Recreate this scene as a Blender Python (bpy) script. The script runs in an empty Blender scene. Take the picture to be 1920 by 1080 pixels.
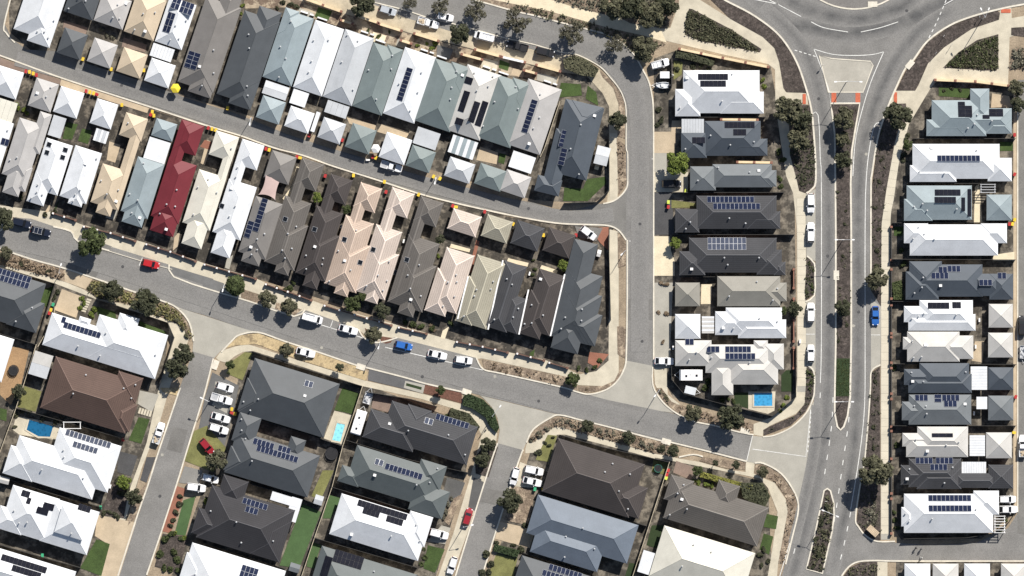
import bpy, bmesh, math, random
from mathutils import Vector, Matrix
random.seed(7)
D = bpy.data; SC = bpy.context.scene; COL = SC.collection
R = math.radians

# ------------------------------------------------------------------ camera, sky, sun, exposure
CAMH = 1500.0                       # an aerial survey camera looking straight down
cam = D.cameras.new('camera'); co = D.objects.new('camera', cam); COL.objects.link(co)
co.location = (0, 0, CAMH); co.rotation_euler = (0, 0, 0)
cam.sensor_width = 36; cam.lens = 36 * CAMH / 240.0; cam.clip_start = 10; cam.clip_end = 9000
SC.camera = co
SUN_EL, SUN_AZ = 42, 31             # degrees; azimuth east of north (+Y)
w = D.worlds.new('World'); SC.world = w; w.use_nodes = True
nt = w.node_tree; nt.nodes.clear()
sky = nt.nodes.new('ShaderNodeTexSky'); sky.sky_type = 'NISHITA'; sky.sun_disc = False
sky.sun_elevation = R(SUN_EL); sky.sun_rotation = R(SUN_AZ)
bg = nt.nodes.new('ShaderNodeBackground'); bg.inputs[1].default_value = 0.06
ow = nt.nodes.new('ShaderNodeOutputWorld')
nt.links.new(sky.outputs[0], bg.inputs[0]); nt.links.new(bg.outputs[0], ow.inputs[0])
sl = D.lights.new('sun', 'SUN'); sl.energy = 4.8; sl.angle = R(0.5); sl.color = (1, 0.945, 0.87)
so = D.objects.new('sun', sl); COL.objects.link(so)
sd = Vector((-math.sin(R(SUN_AZ)) * math.cos(R(SUN_EL)), -math.cos(R(SUN_AZ)) * math.cos(R(SUN_EL)), -math.sin(R(SUN_EL))))
so.rotation_euler = sd.to_track_quat('-Z', 'Y').to_euler(); so.location = (100, 160, 200)
vs = SC.view_settings
vs.view_transform = 'Standard'; vs.look = 'None'; vs.exposure = 0.44; vs.gamma = 1; vs.use_curve_mapping = False
SC.cycles.max_bounces = 5; SC.cycles.diffuse_bounces = 2

# ------------------------------------------------------------------ helpers
def P(px, py, z=0.0):
    k = (CAMH - z) / CAMH / 8.0
    return Vector(((px - 960) * k, (540 - py) * k, z))

def tag(o, label=None, cat=None, group=None, kind=None):
    if label: o['label'] = label
    if cat: o['category'] = cat
    if group: o['group'] = group
    if kind: o['kind'] = kind
    return o

def obj(name, mesh, parent=None, loc=None, rot=None):
    o = D.objects.new(name, mesh); COL.objects.link(o)
    if parent: o.parent = parent
    if loc is not None: o.location = loc
    if rot is not None: o.rotation_euler = rot
    return o

def empty(name, loc, rz=0.0):
    o = D.objects.new(name, None); COL.objects.link(o); o.location = loc; o.rotation_euler = (0, 0, rz)
    o.empty_display_size = 0.3
    return o

class MB:
    """collects faces, with a material slot per face, into one mesh"""
    def __init__(s): s.v = []; s.f = []; s.m = []; s.uv = []
    def face(s, pts, m=0, uv=None):
        b = len(s.v); s.v += [tuple(p) for p in pts]; s.f.append(tuple(range(b, b + len(pts)))); s.m.append(m)
        s.uv += uv if uv else [(p[0], p[1]) for p in pts]
    def box(s, x0, x1, y0, y1, z0, z1, m=0):
        a = [(x0,y0,z0),(x1,y0,z0),(x1,y1,z0),(x0,y1,z0),(x0,y0,z1),(x1,y0,z1),(x1,y1,z1),(x0,y1,z1)]
        for q in ((4,5,6,7),(0,1,5,4),(1,2,6,5),(2,3,7,6),(3,0,4,7),(3,2,1,0)): s.face([a[i] for i in q], m)
    def tube(s, p0, p1, r0, r1=None, n=8, m=0, cap=True):
        r1 = r0 if r1 is None else r1
        p0 = Vector(p0); p1 = Vector(p1); d = (p1 - p0).normalized()
        a = d.orthogonal().normalized(); b = d.cross(a)
        c0 = [p0 + (a*math.cos(2*math.pi*i/n) + b*math.sin(2*math.pi*i/n))*r0 for i in range(n)]
        c1 = [p1 + (a*math.cos(2*math.pi*i/n) + b*math.sin(2*math.pi*i/n))*r1 for i in range(n)]
        for i in range(n):
            j = (i+1) % n; s.face([c0[i], c0[j], c1[j], c1[i]], m)
        if cap: s.face(c1, m); s.face(c0[::-1], m)
    def prism(s, pts, z0, z1, m=0):
        """pts: xy loop (ccw from above)"""
        if sum(pts[i-1][0]*pts[i][1]-pts[i][0]*pts[i-1][1] for i in range(len(pts))) < 0: pts = pts[::-1]
        n = len(pts)
        s.face([(p[0], p[1], z1) for p in pts], m)
        s.face([(p[0], p[1], z0) for p in pts][::-1], m)
        for i in range(n):
            j = (i+1) % n
            s.face([(pts[i][0],pts[i][1],z0),(pts[j][0],pts[j][1],z0),(pts[j][0],pts[j][1],z1),(pts[i][0],pts[i][1],z1)], m)
    def mesh(s, name, mats, smooth=False):
        me = D.meshes.new(name); me.from_pydata(s.v, [], s.f)
        for m in (mats if isinstance(mats, (list, tuple)) else [mats]): me.materials.append(m)
        me.polygons.foreach_set('material_index', s.m)
        ul = me.uv_layers.new(name='uv')
        ul.data.foreach_set('uv', [c for q in s.uv for c in q])
        if smooth: me.polygons.foreach_set('use_smooth', [True]*len(s.f))
        me.update(); return me
    def build(s, name, mats, parent=None, loc=None, rot=None, smooth=False):
        return obj(name, s.mesh(name, mats, smooth), parent, loc, rot)

# ------------------------------------------------------------------ materials
MATS = {}
def mat(name, c, var=0.1, fine=4.0, coarse=0.25, cvar=0.12, rough=0.85, spec=0.3, c2=None, mix=None, bump=0.0, tile=None, island=0.0, metal=0.0):
    """colour with fine grain, broad mottling, optional second colour in patches, optional roof-tile courses"""
    if name in MATS: return MATS[name]
    m = D.materials.new(name); m.use_nodes = True; t = m.node_tree; N = t.nodes; L = t.links
    b = N['Principled BSDF']; b.inputs['Roughness'].default_value = rough
    b.inputs['Specular IOR Level'].default_value = spec; b.inputs['Metallic'].default_value = metal
    g = N.new('ShaderNodeNewGeometry')
    def noise(sc, det=3, rg=0.6):
        n = N.new('ShaderNodeTexNoise'); n.inputs['Scale'].default_value = sc; n.inputs['Detail'].default_value = det
        n.inputs['Roughness'].default_value = rg; L.new(g.outputs['Position'], n.inputs['Vector']); return n.outputs['Fac']
    def mr(src, a, bb, lo=0.3, hi=0.7):
        n = N.new('ShaderNodeMapRange'); n.inputs[1].default_value = lo; n.inputs[2].default_value = hi
        n.inputs[3].default_value = a; n.inputs[4].default_value = bb; L.new(src, n.inputs[0]); return n.outputs[0]
    def mul(a, bb):
        n = N.new('ShaderNodeMath'); n.operation = 'MULTIPLY'; L.new(a, n.inputs[0]); L.new(bb, n.inputs[1]); return n.outputs[0]
    nf = noise(fine)
    f = mul(mr(nf, 1-var, 1+var), mr(noise(coarse, 2), 1-cvar, 1+cvar))
    if island:
        f = mul(f, mr(g.outputs['Random Per Island'], 1-island, 1+island, 0, 1))
    if tile:
        uv = N.new('ShaderNodeUVMap'); br = N.new('ShaderNodeTexBrick')
        br.inputs['Scale'].default_value = 1.0; br.inputs['Brick Width'].default_value = tile[0]; br.inputs['Row Height'].default_value = tile[1]
        br.inputs['Mortar Size'].default_value = tile[2]; br.inputs['Mortar Smooth'].default_value = 0.4
        br.inputs['Color1'].default_value = ((1.08,)*3 if len(tile) < 5 else (1.0,)*3)+(1,); br.inputs['Color2'].default_value = ((0.86,)*3 if len(tile) < 5 else (.985,)*3)+(1,); br.inputs['Mortar'].default_value = (tile[3],)*3+(1,)
        br.offset = 0.5; L.new(uv.outputs[0], br.inputs['Vector'])
        f = mul(f, br.outputs['Color'])
    col = N.new('ShaderNodeRGB'); col.outputs[0].default_value = (*c, 1); src = col.outputs[0]
    if c2:
        mx = N.new('ShaderNodeMix'); mx.data_type = 'RGBA'
        sc, lo, hi = mix or (0.5, 0.45, 0.6)
        L.new(mr(noise(sc, 4, 0.65), 0, 1, lo, hi), mx.inputs[0]); mx.inputs[6].default_value = (*c, 1); mx.inputs[7].default_value = (*c2, 1)
        src = mx.outputs[2]
    vm = N.new('ShaderNodeVectorMath'); vm.operation = 'SCALE'; L.new(src, vm.inputs[0]); L.new(f, vm.inputs[3])
    L.new(vm.outputs[0], b.inputs['Base Color'])
    if bump:
        bp = N.new('ShaderNodeBump'); bp.inputs['Strength'].default_value = bump; bp.inputs['Distance'].default_value = 0.1
        L.new(nf, bp.inputs['Height']); L.new(bp.outputs[0], b.inputs['Normal'])
    MATS[name] = m; return m

ROOF = dict(white=(.65,.67,.69), cream=(.62,.60,.52), lgrey=(.46,.48,.50), wgrey=(.40,.39,.38), bluegrey=(.255,.305,.325),
    greengrey=(.17,.205,.205), slate=(.076,.084,.092), navy=(.074,.088,.106), taupe=(.185,.175,.165), taupemetal=(.25,.24,.21), ttile=(.125,.115,.105), dbrown=(.062,.054,.052),
    charcoal=(.06,.061,.066), black=(.043,.042,.046), brown=(.105,.070,.058), pink=(.44,.35,.285), pink2=(.51,.435,.38), beige=(.52,.43,.315),
    olive=(.33,.31,.245), red=(.155,.024,.032), steel=(.135,.162,.20), lslate=(.15,.165,.175), dgreen=(.10,.116,.118), offwhite=(.49,.48,.455))
TILED = set('ttile dbrown charcoal black brown pink pink2 olive'.split())
def roofmat(k):
    c = ROOF[k]
    if k in TILED: return mat('roof_tile_'+k, c, .12, 5, .2, .08, .8, .25, tile=(90, .52, .07, .74, 1))
    return mat('roof_metal_'+k, c, .075, 5, .35, .07, .55, .3, tile=(60, .76, .03, .96, 1))
def capmat(k):
    c = ROOF[k]; f = 1.55 if k in TILED else 1.0
    return mat('ridge_cap_'+k, tuple(min(.8, x*f) for x in c), .06, rough=.6)
M_asph = mat('asphalt', (.205,.20,.19), .22, 5, .16, .13, .9, .25, bump=.1)
M_asph2 = mat('asphalt_dark', (.075,.075,.077), .2, 5, .3, .12, .9)
M_lane = mat('asphalt_lane', (.185,.18,.168), .18, 5, .2, .14, .9, bump=.1)
M_conc = mat('concrete_cream', (.51,.465,.365), .09, 5, .35, .13, .9)
M_slab = mat('concrete_slab', (.56,.515,.41), .07, 5, .3, .08, .9, island=.05)
M_conc2 = mat('concrete_grey', (.36,.345,.30), .08, 5, .3, .08, .9)
M_kerb = mat('kerb_concrete', (.62,.58,.49), .1, 3, .5, .1, .9)
M_soil = mat('sandy_soil', (.30,.24,.17), .25, 3, .3, .2, .95)
M_yard = mat('yard_paving', (.19,.168,.135), .2, 2.5, .3, .25, .95, c2=(.065,.058,.048), mix=(.4,.40,.54))  # paving; its dark tone puts part of the yard shade into the colour
M_tan = mat('paving_tan', (.46,.375,.265), .10, 5, .4, .10, .9)
M_redpave = mat('paving_red', (.27,.12,.08), .14, 5, .4, .1, .9)
M_brownpave = mat('paving_brown', (.22,.165,.135), .14, 5, .4, .12, .9)
M_mulch = mat('mulch_dry', (.20,.155,.115), .45, 3.2, .4, .2, .95, c2=(.36,.29,.21), mix=(.6,.5,.62), bump=.3)
M_dmulch = mat('mulch_dark', (.060,.050,.044), .5, 3, .4, .25, .95, c2=(.11,.09,.08), mix=(1.2,.5,.65), bump=.3)
M_rmulch = mat('mulch_red', (.14,.07,.05), .3, 3, .4, .15, .95)
M_dry = mat('dry_grass', (.46,.36,.21), .2, 3, .4, .15, .95, c2=(.27,.21,.13), mix=(.5,.5,.62))
M_sand = mat('sand_path', (.66,.58,.42), .09, 4, .5, .08, .95)
M_lawn = mat('lawn', (.050,.080,.024), .3, 5, .4, .2, .95)
M_olawn = mat('lawn_dry', (.17,.17,.065), .22, 5, .4, .2, .95)
M_turf = mat('turf', (.065,.115,.045), .15, 5, .4, .1, .95)
M_dturf = mat('turf_dark', (.028,.045,.018), .2, 5, .4, .1, .95)
M_paint = mat('road_paint', (.66,.66,.63), .2, 3, .6, .1, .7)
M_redp = mat('tactile_red', (.50,.13,.07), .12, 4, .6, .1, .8)
M_wall = mat('house_wall_render', (.50,.45,.37), .08)
M_brickwall = mat('house_wall_brick', (.22,.13,.09), .15)
M_fence = mat('fence_steel', (.05,.048,.045), .08, rough=.6)
M_fencec = mat('fence_cream', (.56,.49,.36), .06, rough=.6)
M_cream = mat('garden_wall_cream', (.70,.56,.36), .07)
M_brick = mat('garden_brick', (.25,.125,.09), .18, 5)
M_shadebrick = mat('front_wall_brick_shade', (.13,.075,.057), .2, 5)  # shaded side of the front walls painted into the brick colour
M_white = mat('white_paint', (.78,.78,.77), .04, rough=.6)
M_black = mat('black_plastic', (.02,.02,.022), .1, rough=.6)
M_dark = mat('dark_frame', (.03,.03,.033), .1, rough=.5)
M_steel = mat('galvanised_steel', (.55,.56,.57), .06, rough=.45, metal=.3)
M_glassd = mat('car_glass', (.012,.014,.018), .02, rough=.12, spec=.5)
M_tyre = mat('tyre_rubber', (.02,.02,.02), .1)
M_lamp = mat('car_lamp', (.75,.76,.78), .03, rough=.2)
M_tail = mat('car_tail_lamp', (.35,.02,.02), .05, rough=.25)
M_frame = mat('panel_frame', (.42,.44,.47), .05, rough=.5)
M_pvb = mat('solar_cell_blue', (.016,.022,.048), .12, 2, .8, .15, rough=.1, spec=.08)
M_pvk = mat('solar_cell_black', (.014,.015,.022), .12, 2, .8, .15, rough=.1, spec=.08)
M_pvg = mat('solar_cell_grey', (.06,.07,.10), .12, 2, .8, .15, rough=.1, spec=.08)
M_bark = mat('bark', (.16,.12,.09), .2)
M_skin = mat('skin', (.45,.27,.19), .05)
def leafmat(name, c): return mat(name, c, .30, 2.2, .5, .2, .75, .2, island=.45)
L_gum = leafmat('leaf_gum', (.082,.081,.049)); L_dark = leafmat('leaf_dark', (.050,.054,.031)); L_green = leafmat('leaf_green', (.052,.066,.025))
L_bright = leafmat('leaf_bright', (.11,.14,.03)); L_grey = leafmat('leaf_grey', (.12,.115,.085)); L_brown = leafmat('leaf_dry', (.19,.145,.10)); L_hedge = leafmat('leaf_hedge', (.030,.046,.020))

# ------------------------------------------------------------------ ground sheets
def smooth_line(pts, n=6, closed=False):
    if n <= 1: return list(pts)
    out = []; m = len(pts)
    for i in range(m if closed else m-1):
        if closed: p0, p1, p2, p3 = (pts[(i+k) % m] for k in (-1, 0, 1, 2))
        else: p0 = pts[max(i-1,0)]; p1 = pts[i]; p2 = pts[i+1]; p3 = pts[min(i+2,m-1)]
        for k in range(n):
            t = k/n
            out.append(tuple(.5*((2*p1[a]) + (-p0[a]+p2[a])*t + (2*p0[a]-5*p1[a]+4*p2[a]-p3[a])*t*t + (-p0[a]+3*p1[a]-3*p2[a]+p3[a])*t**3) for a in (0,1)))
    if not closed: out.append(tuple(pts[-1]))
    return out

ZC = [0]
def sheet(name, pts, m, lay, label, n=1, kind='structure', parent=None):
    pts = smooth_line(pts, n, True)
    q = [P(x, y, 0) for x, y in pts]; b = MB()
    a = sum(q[i-1].x*q[i].y - q[i].x*q[i-1].y for i in range(len(q)))
    if a < 0: q = q[::-1]
    b.face([(p.x, p.y, .012*lay) for p in q])
    o = b.build(name, m, parent); o.location.z += ZC[0]; ZC[0] = (ZC[0] + .002) % .0099
    return tag(o, label, None, None, kind) if not parent else o

def ribbon(b, pts, width, z0, z1=None, m=0):
    """flat (z1 None) or raised strip along a pixel polyline; width in metres"""
    q = [P(x, y) for x, y in pts]; n = len(q); Ls = []; Rs = []
    closed = (q[0]-q[-1]).length < 1e-4
    for i in range(n):
        a = q[i-1] if i else (q[-2] if closed else q[0]); c = q[i+1] if i < n-1 else (q[1] if closed else q[-1])
        d = (c-a); d.z = 0; d = d.normalized() if d.length > 1e-6 else Vector((1,0,0)); nrm = Vector((-d.y, d.x, 0))*(width/2)
        Ls.append(q[i]+nrm); Rs.append(q[i]-nrm)
    zt = z0 if z1 is None else z1
    for i in range(n-1):
        A,B,C,E = Ls[i],Rs[i],Rs[i+1],Ls[i+1]
        b.face([(p.x,p.y,zt) for p in (A,B,C,E)], m)
        if z1 is not None:
            b.face([(A.x,A.y,zt),(E.x,E.y,zt),(E.x,E.y,z0),(A.x,A.y,z0)], m)
            b.face([(C.x,C.y,zt),(B.x,B.y,zt),(B.x,B.y,z0),(C.x,C.y,z0)], m)
    if z1 is not None and not closed:
        for A,B in ((Ls[0],Rs[0]),(Rs[-1],Ls[-1])): b.face([(B.x,B.y,zt),(A.x,A.y,zt),(A.x,A.y,z0),(B.x,B.y,z0)], m)

def kerb(road, pts, n=5, w=.34):
    b = MB(); ribbon(b, smooth_line(pts, n), w, 0, .17+.001*(len(b.v) % 3)+random.uniform(0,.004)); return b.build('kerb', M_kerb, road)
def paint(road, pts, w=.14, n=1, lay=8.2, name='lane_line', m=None):
    b = MB(); ribbon(b, smooth_line(pts, n), w, .012*lay); return b.build(name, m or M_paint, road)
def dashes(road, pts, on, off, w=.14, name='dash'):
    q = smooth_line(pts, 8); seg = []; acc = 0; cur = [q[0]]; draw = True
    for a, c in zip(q, q[1:]):
        L = math.hypot(c[0]-a[0], c[1]-a[1]); pos = 0
        while pos < L - 1e-6:
            need = (on if draw else off) - acc; st = min(need, L-pos); pos += st; acc += st
            p = (a[0]+(c[0]-a[0])*pos/L, a[1]+(c[1]-a[1])*pos/L); cur.append(p)
            if acc >= (on if draw else off) - 1e-6:
                if draw: seg.append(cur)
                draw = not draw; acc = 0; cur = [p]
    for s in seg: paint(road, [s[0], s[-1]], w, name=name)

gm = MB(); gm.face([(-2500,-2500,0),(2500,-2500,0),(2500,2500,0),(-2500,2500,0)])
tag(gm.build('ground', M_soil), 'sandy ground under the whole neighbourhood', kind='structure')
# residential blocks
def block(pts, label, m=M_yard): return sheet('yard_ground', pts, m, 1, label)
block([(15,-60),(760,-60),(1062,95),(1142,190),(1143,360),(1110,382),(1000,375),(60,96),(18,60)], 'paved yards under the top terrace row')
block([(-60,95),(280,204),(700,338),(960,408),(1150,428),(1150,680),(1110,702),(850,640),(500,528),(-60,385)], 'paved yards under the middle terrace row', mat('yard_paving_shade', (.155,.135,.108), .25, 2.5, .4, .25, .95, c2=(.05,.045,.038), mix=(.45,.40,.52)))  # yard paving with the shade between houses darkened into its colour
block([(1226,110),(1280,90),(1445,125),(1490,380),(1495,760),(1448,790),(1262,745),(1226,680)], 'paved yards under the house column by the avenue')
block([(1670,240),(1760,150),(1900,160),(1906,960),(1840,1010),(1690,1012),(1668,980)], 'paved yards under the house column across the avenue')
block([(-60,495),(104,530),(183,560),(318,605),(300,760),(190,1140),(-60,1140)], 'paved yards of the western detached houses')
block([(462,650),(690,722),(890,800),(870,900),(800,1140),(300,1140),(430,780)], 'paved yards of the central detached houses')
block([(1000,830),(1050,812),(1260,860),(1440,905),(1450,1140),(900,1140)], 'paved yards of the eastern detached houses')
block([(1680,1053),(1960,1053),(1960,1120),(1680,1120)], 'paved yards under the small white roofs below the cross street')

# ---- roads
lane = sheet('lane', [(-40,-40),(22,-40),(9,45),(22,72),(50,93),(105,96),(155,117),(265,152),(350,184),(440,212),(535,250),(600,272),(700,301),(840,346),(890,360),(1000,380),(1060,398),(1118,383),(1140,381),(1150,377),(1165,366),(1176,352),(1177,450),(1166,438),(1140,422),(1041,418),(960,404),(860,382),(789,364),(700,335),(626,312),(567,291),(513,277),(453,255),(380,233),(280,200),(115,146),(0,104),(-60,84)], M_lane, 3, 'grey asphalt rear lane between the two terrace rows')
kerb(lane, [(-40,92),(0,104),(115,146),(280,200),(380,233),(453,255),(513,277),(567,291),(626,312),(700,335),(789,364),(860,382),(960,404),(1041,418),(1100,421),(1140,423),(1160,432),(1174,450)])
kerb(lane, [(30,-40),(8,45),(12,62),(28,80)])
kerb(lane, [(1131,382),(1150,377),(1165,366),(1175,352),(1177,340)])
rb = sheet('side_street', [(700,-40),(790,-40),(800,-22),(947,17),(1006,31),(1047,42),(1102,56),(1135,65),(1163,79),(1188,102),(1202,125),(1215,152),(1221,177),(1224,208),(1225,440),(1224,686),(1174,676),(1174,208),(1169,183),(1160,165),(1145,146),(1125,125),(1093,108),(1072,102),(1052,104),(1000,93),(900,72),(850,60),(760,33),(700,8)], M_asph, 4, 'grey asphalt side street curving down beside the terrace rows')
kerb(rb, [(790,-30),(947,16),(1006,30),(1047,41),(1102,55),(1135,64),(1163,78),(1188,101),(1202,125),(1216,152),(1222,177),(1225,208),(1225.5,300),(1225.5,440),(1225.5,686)], 4)
kerb(rb, [(700,4),(760,19),(802,33),(852,45),(885,54),(947,71),(1000,83),(1052,98),(1072,100),(1093,107),(1125,125),(1145,146),(1160,165),(1169,183),(1174,208),(1174,275),(1177,290),(1177,345)], 4, .25)
kerb(rb, [(1176,450),(1176,560),(1175,640),(1174,676)], 2)
paint(rb, [(1180,452),(1182,452)], .2); paint(rb, [(1222,298),(1224,298)], .2)
st = sheet('main_street', [(-60,414),(0,432),(30,408),(58,410),(133,435),(144,452),(205,470),(210,463),(317,496),(326,520),(400,545),(451,560),(545,592),(572,581),(672,617),(685,636),(700,641),(722,640),(740,632),(893,671),(906,692),(939,700),(1050,725),(1102,739),(1140,750),(1240,771),(1275,778),(1302,790),(1340,798),(1390,811),(1413,815),(1411,817),(1400,866),(1327,846),(1257,829),(1242,827),(1192,814),(1140,800),(1091,788),(1047,777),(939,750),(879,736),(797,719),(760,708),(672,686),(599,661),(534,640),(467,619),(380,590),(342,579),(312,567),(254,548),(175,521),(121,503),(56,485),(0,466),(-60,450)], M_asph, 4, 'grey asphalt residential street running diagonally below the terraces')
kerb(st, [(-40,454),(0,466),(56,485),(121,503),(175,521),(254,548),(312,567),(335,580),(355,605),(363,640)], 4)
kerb(st, [(415,660),(434,640),(449,628),(484,623),(534,640),(599,661),(672,686),(690,690),(760,708),(797,719),(864,734),(880,737)], 4)
kerb(st, [(987,830),(1000,805),(1031,784),(1050,778),(1091,788),(1140,800),(1192,814),(1242,827)], 4)
kerb(st, [(1257,829),(1327,846),(1400,865)], 3); kerb(st, [(1273,857),(1300,852),(1318,856)],3)
kerb(st, [(0,433),(12,424),(30,409)],2); kerb(st, [(100,425),(133,434),(146,452),(205,470)], 3)
kerb(st, [(205,471),(267,490),(323,505)], 2, .16); kerb(st, [(317,496),(326,519),(400,545),(451,560),(480,569),(551,593),(572,581)], 2)
kerb(st, [(672,617),(682,633),(700,642),(722,640),(745,633)], 3)
kerb(st, [(893,671),(906,692),(939,700),(1050,725),(1083,735),(1102,739),(1122,736),(1143,727),(1160,711),(1171,690),(1174,676)], 4)
kerb(st, [(1224,686),(1223,709),(1227,730),(1244,755),(1269,775),(1302,790),(1340,798),(1390,811),(1413,815)], 4)
for a, c in (((722,651),(906,694)),((560,596),(682,634)),((1411,817),(1400,864))): paint(st, [a, c], .16)
paint(st, [(267,483),(261,498)], .14); paint(st, [(624,601),(619,615)], .14)
sw = sheet('west_side_street', [(362,659),(337,727),(325,765),(308,815),(292,863),(277,911),(258,965),(221,1080),(200,1140),(255,1140),(275,1076),(302,999),(331,909),(345,863),(362,807),(383,740),(402,670)], M_asph, 4, 'grey asphalt side street running down between the western houses')
kerb(sw, [(400,672),(383,740),(362,807),(345,863),(331,909),(302,999),(275,1078)], 2); kerb(sw, [(338,727),(325,765),(308,815),(292,863),(277,911),(258,965),(221,1080)], 2)
se = sheet('centre_side_street', [(933,831),(922,864),(881,992),(854,1080),(840,1140),(885,1140),(904,1079),(920,1028),(935,980),(972,866),(981,843)], M_asph, 4, 'grey asphalt side street running down beside the dark brown roofed house')
kerb(se, [(933,831),(922,862),(881,992),(854,1080)], 2); kerb(se, [(981,843),(972,866),(935,980),(920,1028),(904,1079)], 2)
for lay, pts, lb in ((5, [(312,567),(342,579),(467,619),(484,623),(449,627),(434,640),(415,657),(402,671),(361,659),(363,635),(355,603),(338,580)], 'pale concrete threshold at the mouth of the western side street'),
    (5, [(899,741),(939,751),(1048,778),(1031,783),(1000,805),(987,829),(981,844),(933,831),(937,807),(933,784),(922,763),(906,746)], 'pale concrete threshold at the mouth of the central side street'),
    (5, [(1174,676),(1224,686),(1223,709),(1227,730),(1244,755),(1269,775),(1240,771),(1140,750),(1102,740),(1122,737),(1143,728),(1160,712),(1171,690)], 'pale concrete threshold where the curving side street meets the diagonal street'),
    (6, [(1411,817),(1430,819),(1452,816),(1484,802),(1511,778),(1526,752),(1525,769),(1515,864),(1498,958),(1490,924),(1465,888),(1432,868),(1415,868),(1400,866)], 'pale concrete threshold at the avenue junction')):
    sheet('threshold_paving', pts, M_conc2, lay, lb)
av = sheet('avenue', [(1340,-40),(1359,0),(1407,25),(1448,54),(1473,81),(1494,117),(1509,158),(1521,204),(1526,252),(1529,343),(1529,700),(1526,752),(1517,855),(1509,903),(1498,959),(1482,1022),(1460,1100),(1570,1100),(1578,1078),(1591,1063),(1610,1053),(1645,1051),(1695,1052),(1960,1052),(1960,960),(1908,962),(1890,990),(1830,1018),(1740,1022),(1645,1015),(1624,1005),(1610,988),(1604,972),(1612,913),(1621,864),(1628,786),(1632,727),(1633,696),(1651,684),(1652,575),(1633,545),(1633,356),(1635,325),(1645,262),(1655,227),(1664,202),(1678,169),(1697,129),(1712,113),(1739,77),(1780,48),(1822,31),(1874,17),(1960,4),(1960,-40)], M_asph, 5, 'asphalt dual carriageway avenue running from the roundabout')
kerb(av, [(1345,-12),(1359,0),(1407,25),(1448,54),(1473,81),(1494,117),(1509,158),(1521,204),(1526,252),(1529,300),(1529,343),(1521,356),(1512,362)], 4, .4)
kerb(av, [(1513,480),(1527,494),(1528,520),(1527,554),(1510,566)], 2); kerb(av, [(1513,684),(1526,697),(1527,730),(1524,748),(1511,775),(1484,801),(1452,816),(1430,819)], 4)
kerb(av, [(1415,868),(1432,869),(1465,888),(1490,924),(1497,955),(1486,1005),(1473,1058)], 4)
kerb(av, [(1960,3),(1920,8),(1874,17),(1822,31),(1780,48),(1739,77),(1712,113),(1697,129),(1678,169),(1664,202),(1655,227),(1645,262),(1635,325),(1633,356),(1633,540)], 4, .4)
kerb(av, [(1651,684),(1634,696),(1632,727),(1628,786),(1621,864),(1612,913),(1604,972),(1610,988),(1624,1005),(1645,1015),(1678,1015)], 4)
kerb(av, [(1578,1080),(1591,1063),(1610,1053),(1645,1051),(1695,1052),(1960,1052)], 3)
rl = sheet('back_lane', [(1908,150),(1960,150),(1960,1010),(1908,1000)], M_lane, 6, 'narrow asphalt lane behind the house column across the avenue')
kerb(rl, [(1908,160),(1908,960)], 1, .3)
# medians and islands
med = [(1560,210),(1565,252),(1566,327),(1567,433),(1567,640),(1565,744),(1565,775),(1570,800),(1576,806),(1582,800),(1589,780),(1594,744),(1596,640),(1596,434),(1595,343),(1597,283),(1604,240),(1612,194),(1557,194)]
sheet('median_bed', med, M_dmulch, 8, 'dark mulched median bed down the middle of the avenue')
sheet('median_grass', [(1567,672),(1596,672),(1594,743),(1566,743)], M_dturf, 9, 'green ground cover strip at the lower end of the median bed')
kerb(av, med + [med[0]], 1, .4)
med2 = [(1545,920),(1551,916),(1557,920),(1563,942),(1564,967),(1560,997),(1547,1053),(1542,1075),(1512,1067),(1527,1005),(1539,949)]
sheet('median_bed', med2, M_dmulch, 8, 'tapering mulched median bed beside the stacked pallets')
kerb(av, med2 + [med2[0]], 1, .35)
isl = [(1536,104),(1560,110),(1632,115),(1637,123),(1618,173),(1553,173)]
sheet('traffic_island', isl, mat('island_concrete', (.38,.36,.31), .08), 8, 'trapezoid concrete traffic island at the roundabout entry')
kerb(av, isl + [isl[0]], 1, .25)
c0 = (1602,-110)
ring = [(c0[0]+127*math.cos(R(a)), c0[1]+127*math.sin(R(a))) for a in range(0, 360, 6)]
sheet('roundabout_apron', ring, mat('apron', (.185,.175,.165), .2, 5), 8, 'dark paved circular apron of the roundabout island')
kerb(av, ring + [ring[0]], 1, .35)
for pts, nn in (([(1526,92),(1562,102),(1603,104),(1637,102),(1657,97)],4), ([(1657,97),(1632,156),(1612,223),(1603,270),(1599,330)],5), ([(1526,92),(1539,125),(1555,173),(1559,210)],4),
    ([(1653,231),(1640,235),(1630,280),(1624,340),(1622,430),(1622,640),(1621,760),(1612,850),(1595,955)],4), ([(1520,216),(1534,216),(1538,300),(1540,345),(1540,640),(1538,718)],3), ([(1515,864),(1500,945),(1480,1020),(1462,1080)],3),
    ([(1526,770),(1515,864)],1), ([(1411,842),(1511,856),(1520,768)],1), ([(1521,41),(1545,52),(1590,60)],5), ([(1614,60),(1650,52),(1684,41)],5), ([(1443,0),(1502,31)],1), ([(1400,-4),(1460,8)],1), ([(1770,9),(1790,-2)],1)):
    paint(av, pts, .17, nn)
for pts, on, off in (([(1774,0),(1757,40),(1738,78)],6,6), ([(1490,94),(1536,108)],5,4), ([(1538,736),(1535,790),(1528,855),(1510,950),(1485,1050)],10,17), ([(1562,745),(1559,800),(1546,890)],10,17), ([(1594,755),(1590,800),(1580,870),(1570,940),(1560,1000)],10,17), ([(1595,960),(1585,1010),(1572,1065)],10,17), ([(1521,772),(1514,850)],4,5)):
    dashes(av, pts, on, off, .2)
for x, y, a, c in ((1559,173,9,19),(1604,173,9,19),(1676,173,6,20),(1505,176,6,19),(1877,17,18,7)):
    sheet('tactile_paving', [(x,y),(x+a,y),(x+a,y+c),(x,y+c)], M_redp, 11, 'red tactile strip', parent=av)
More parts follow.
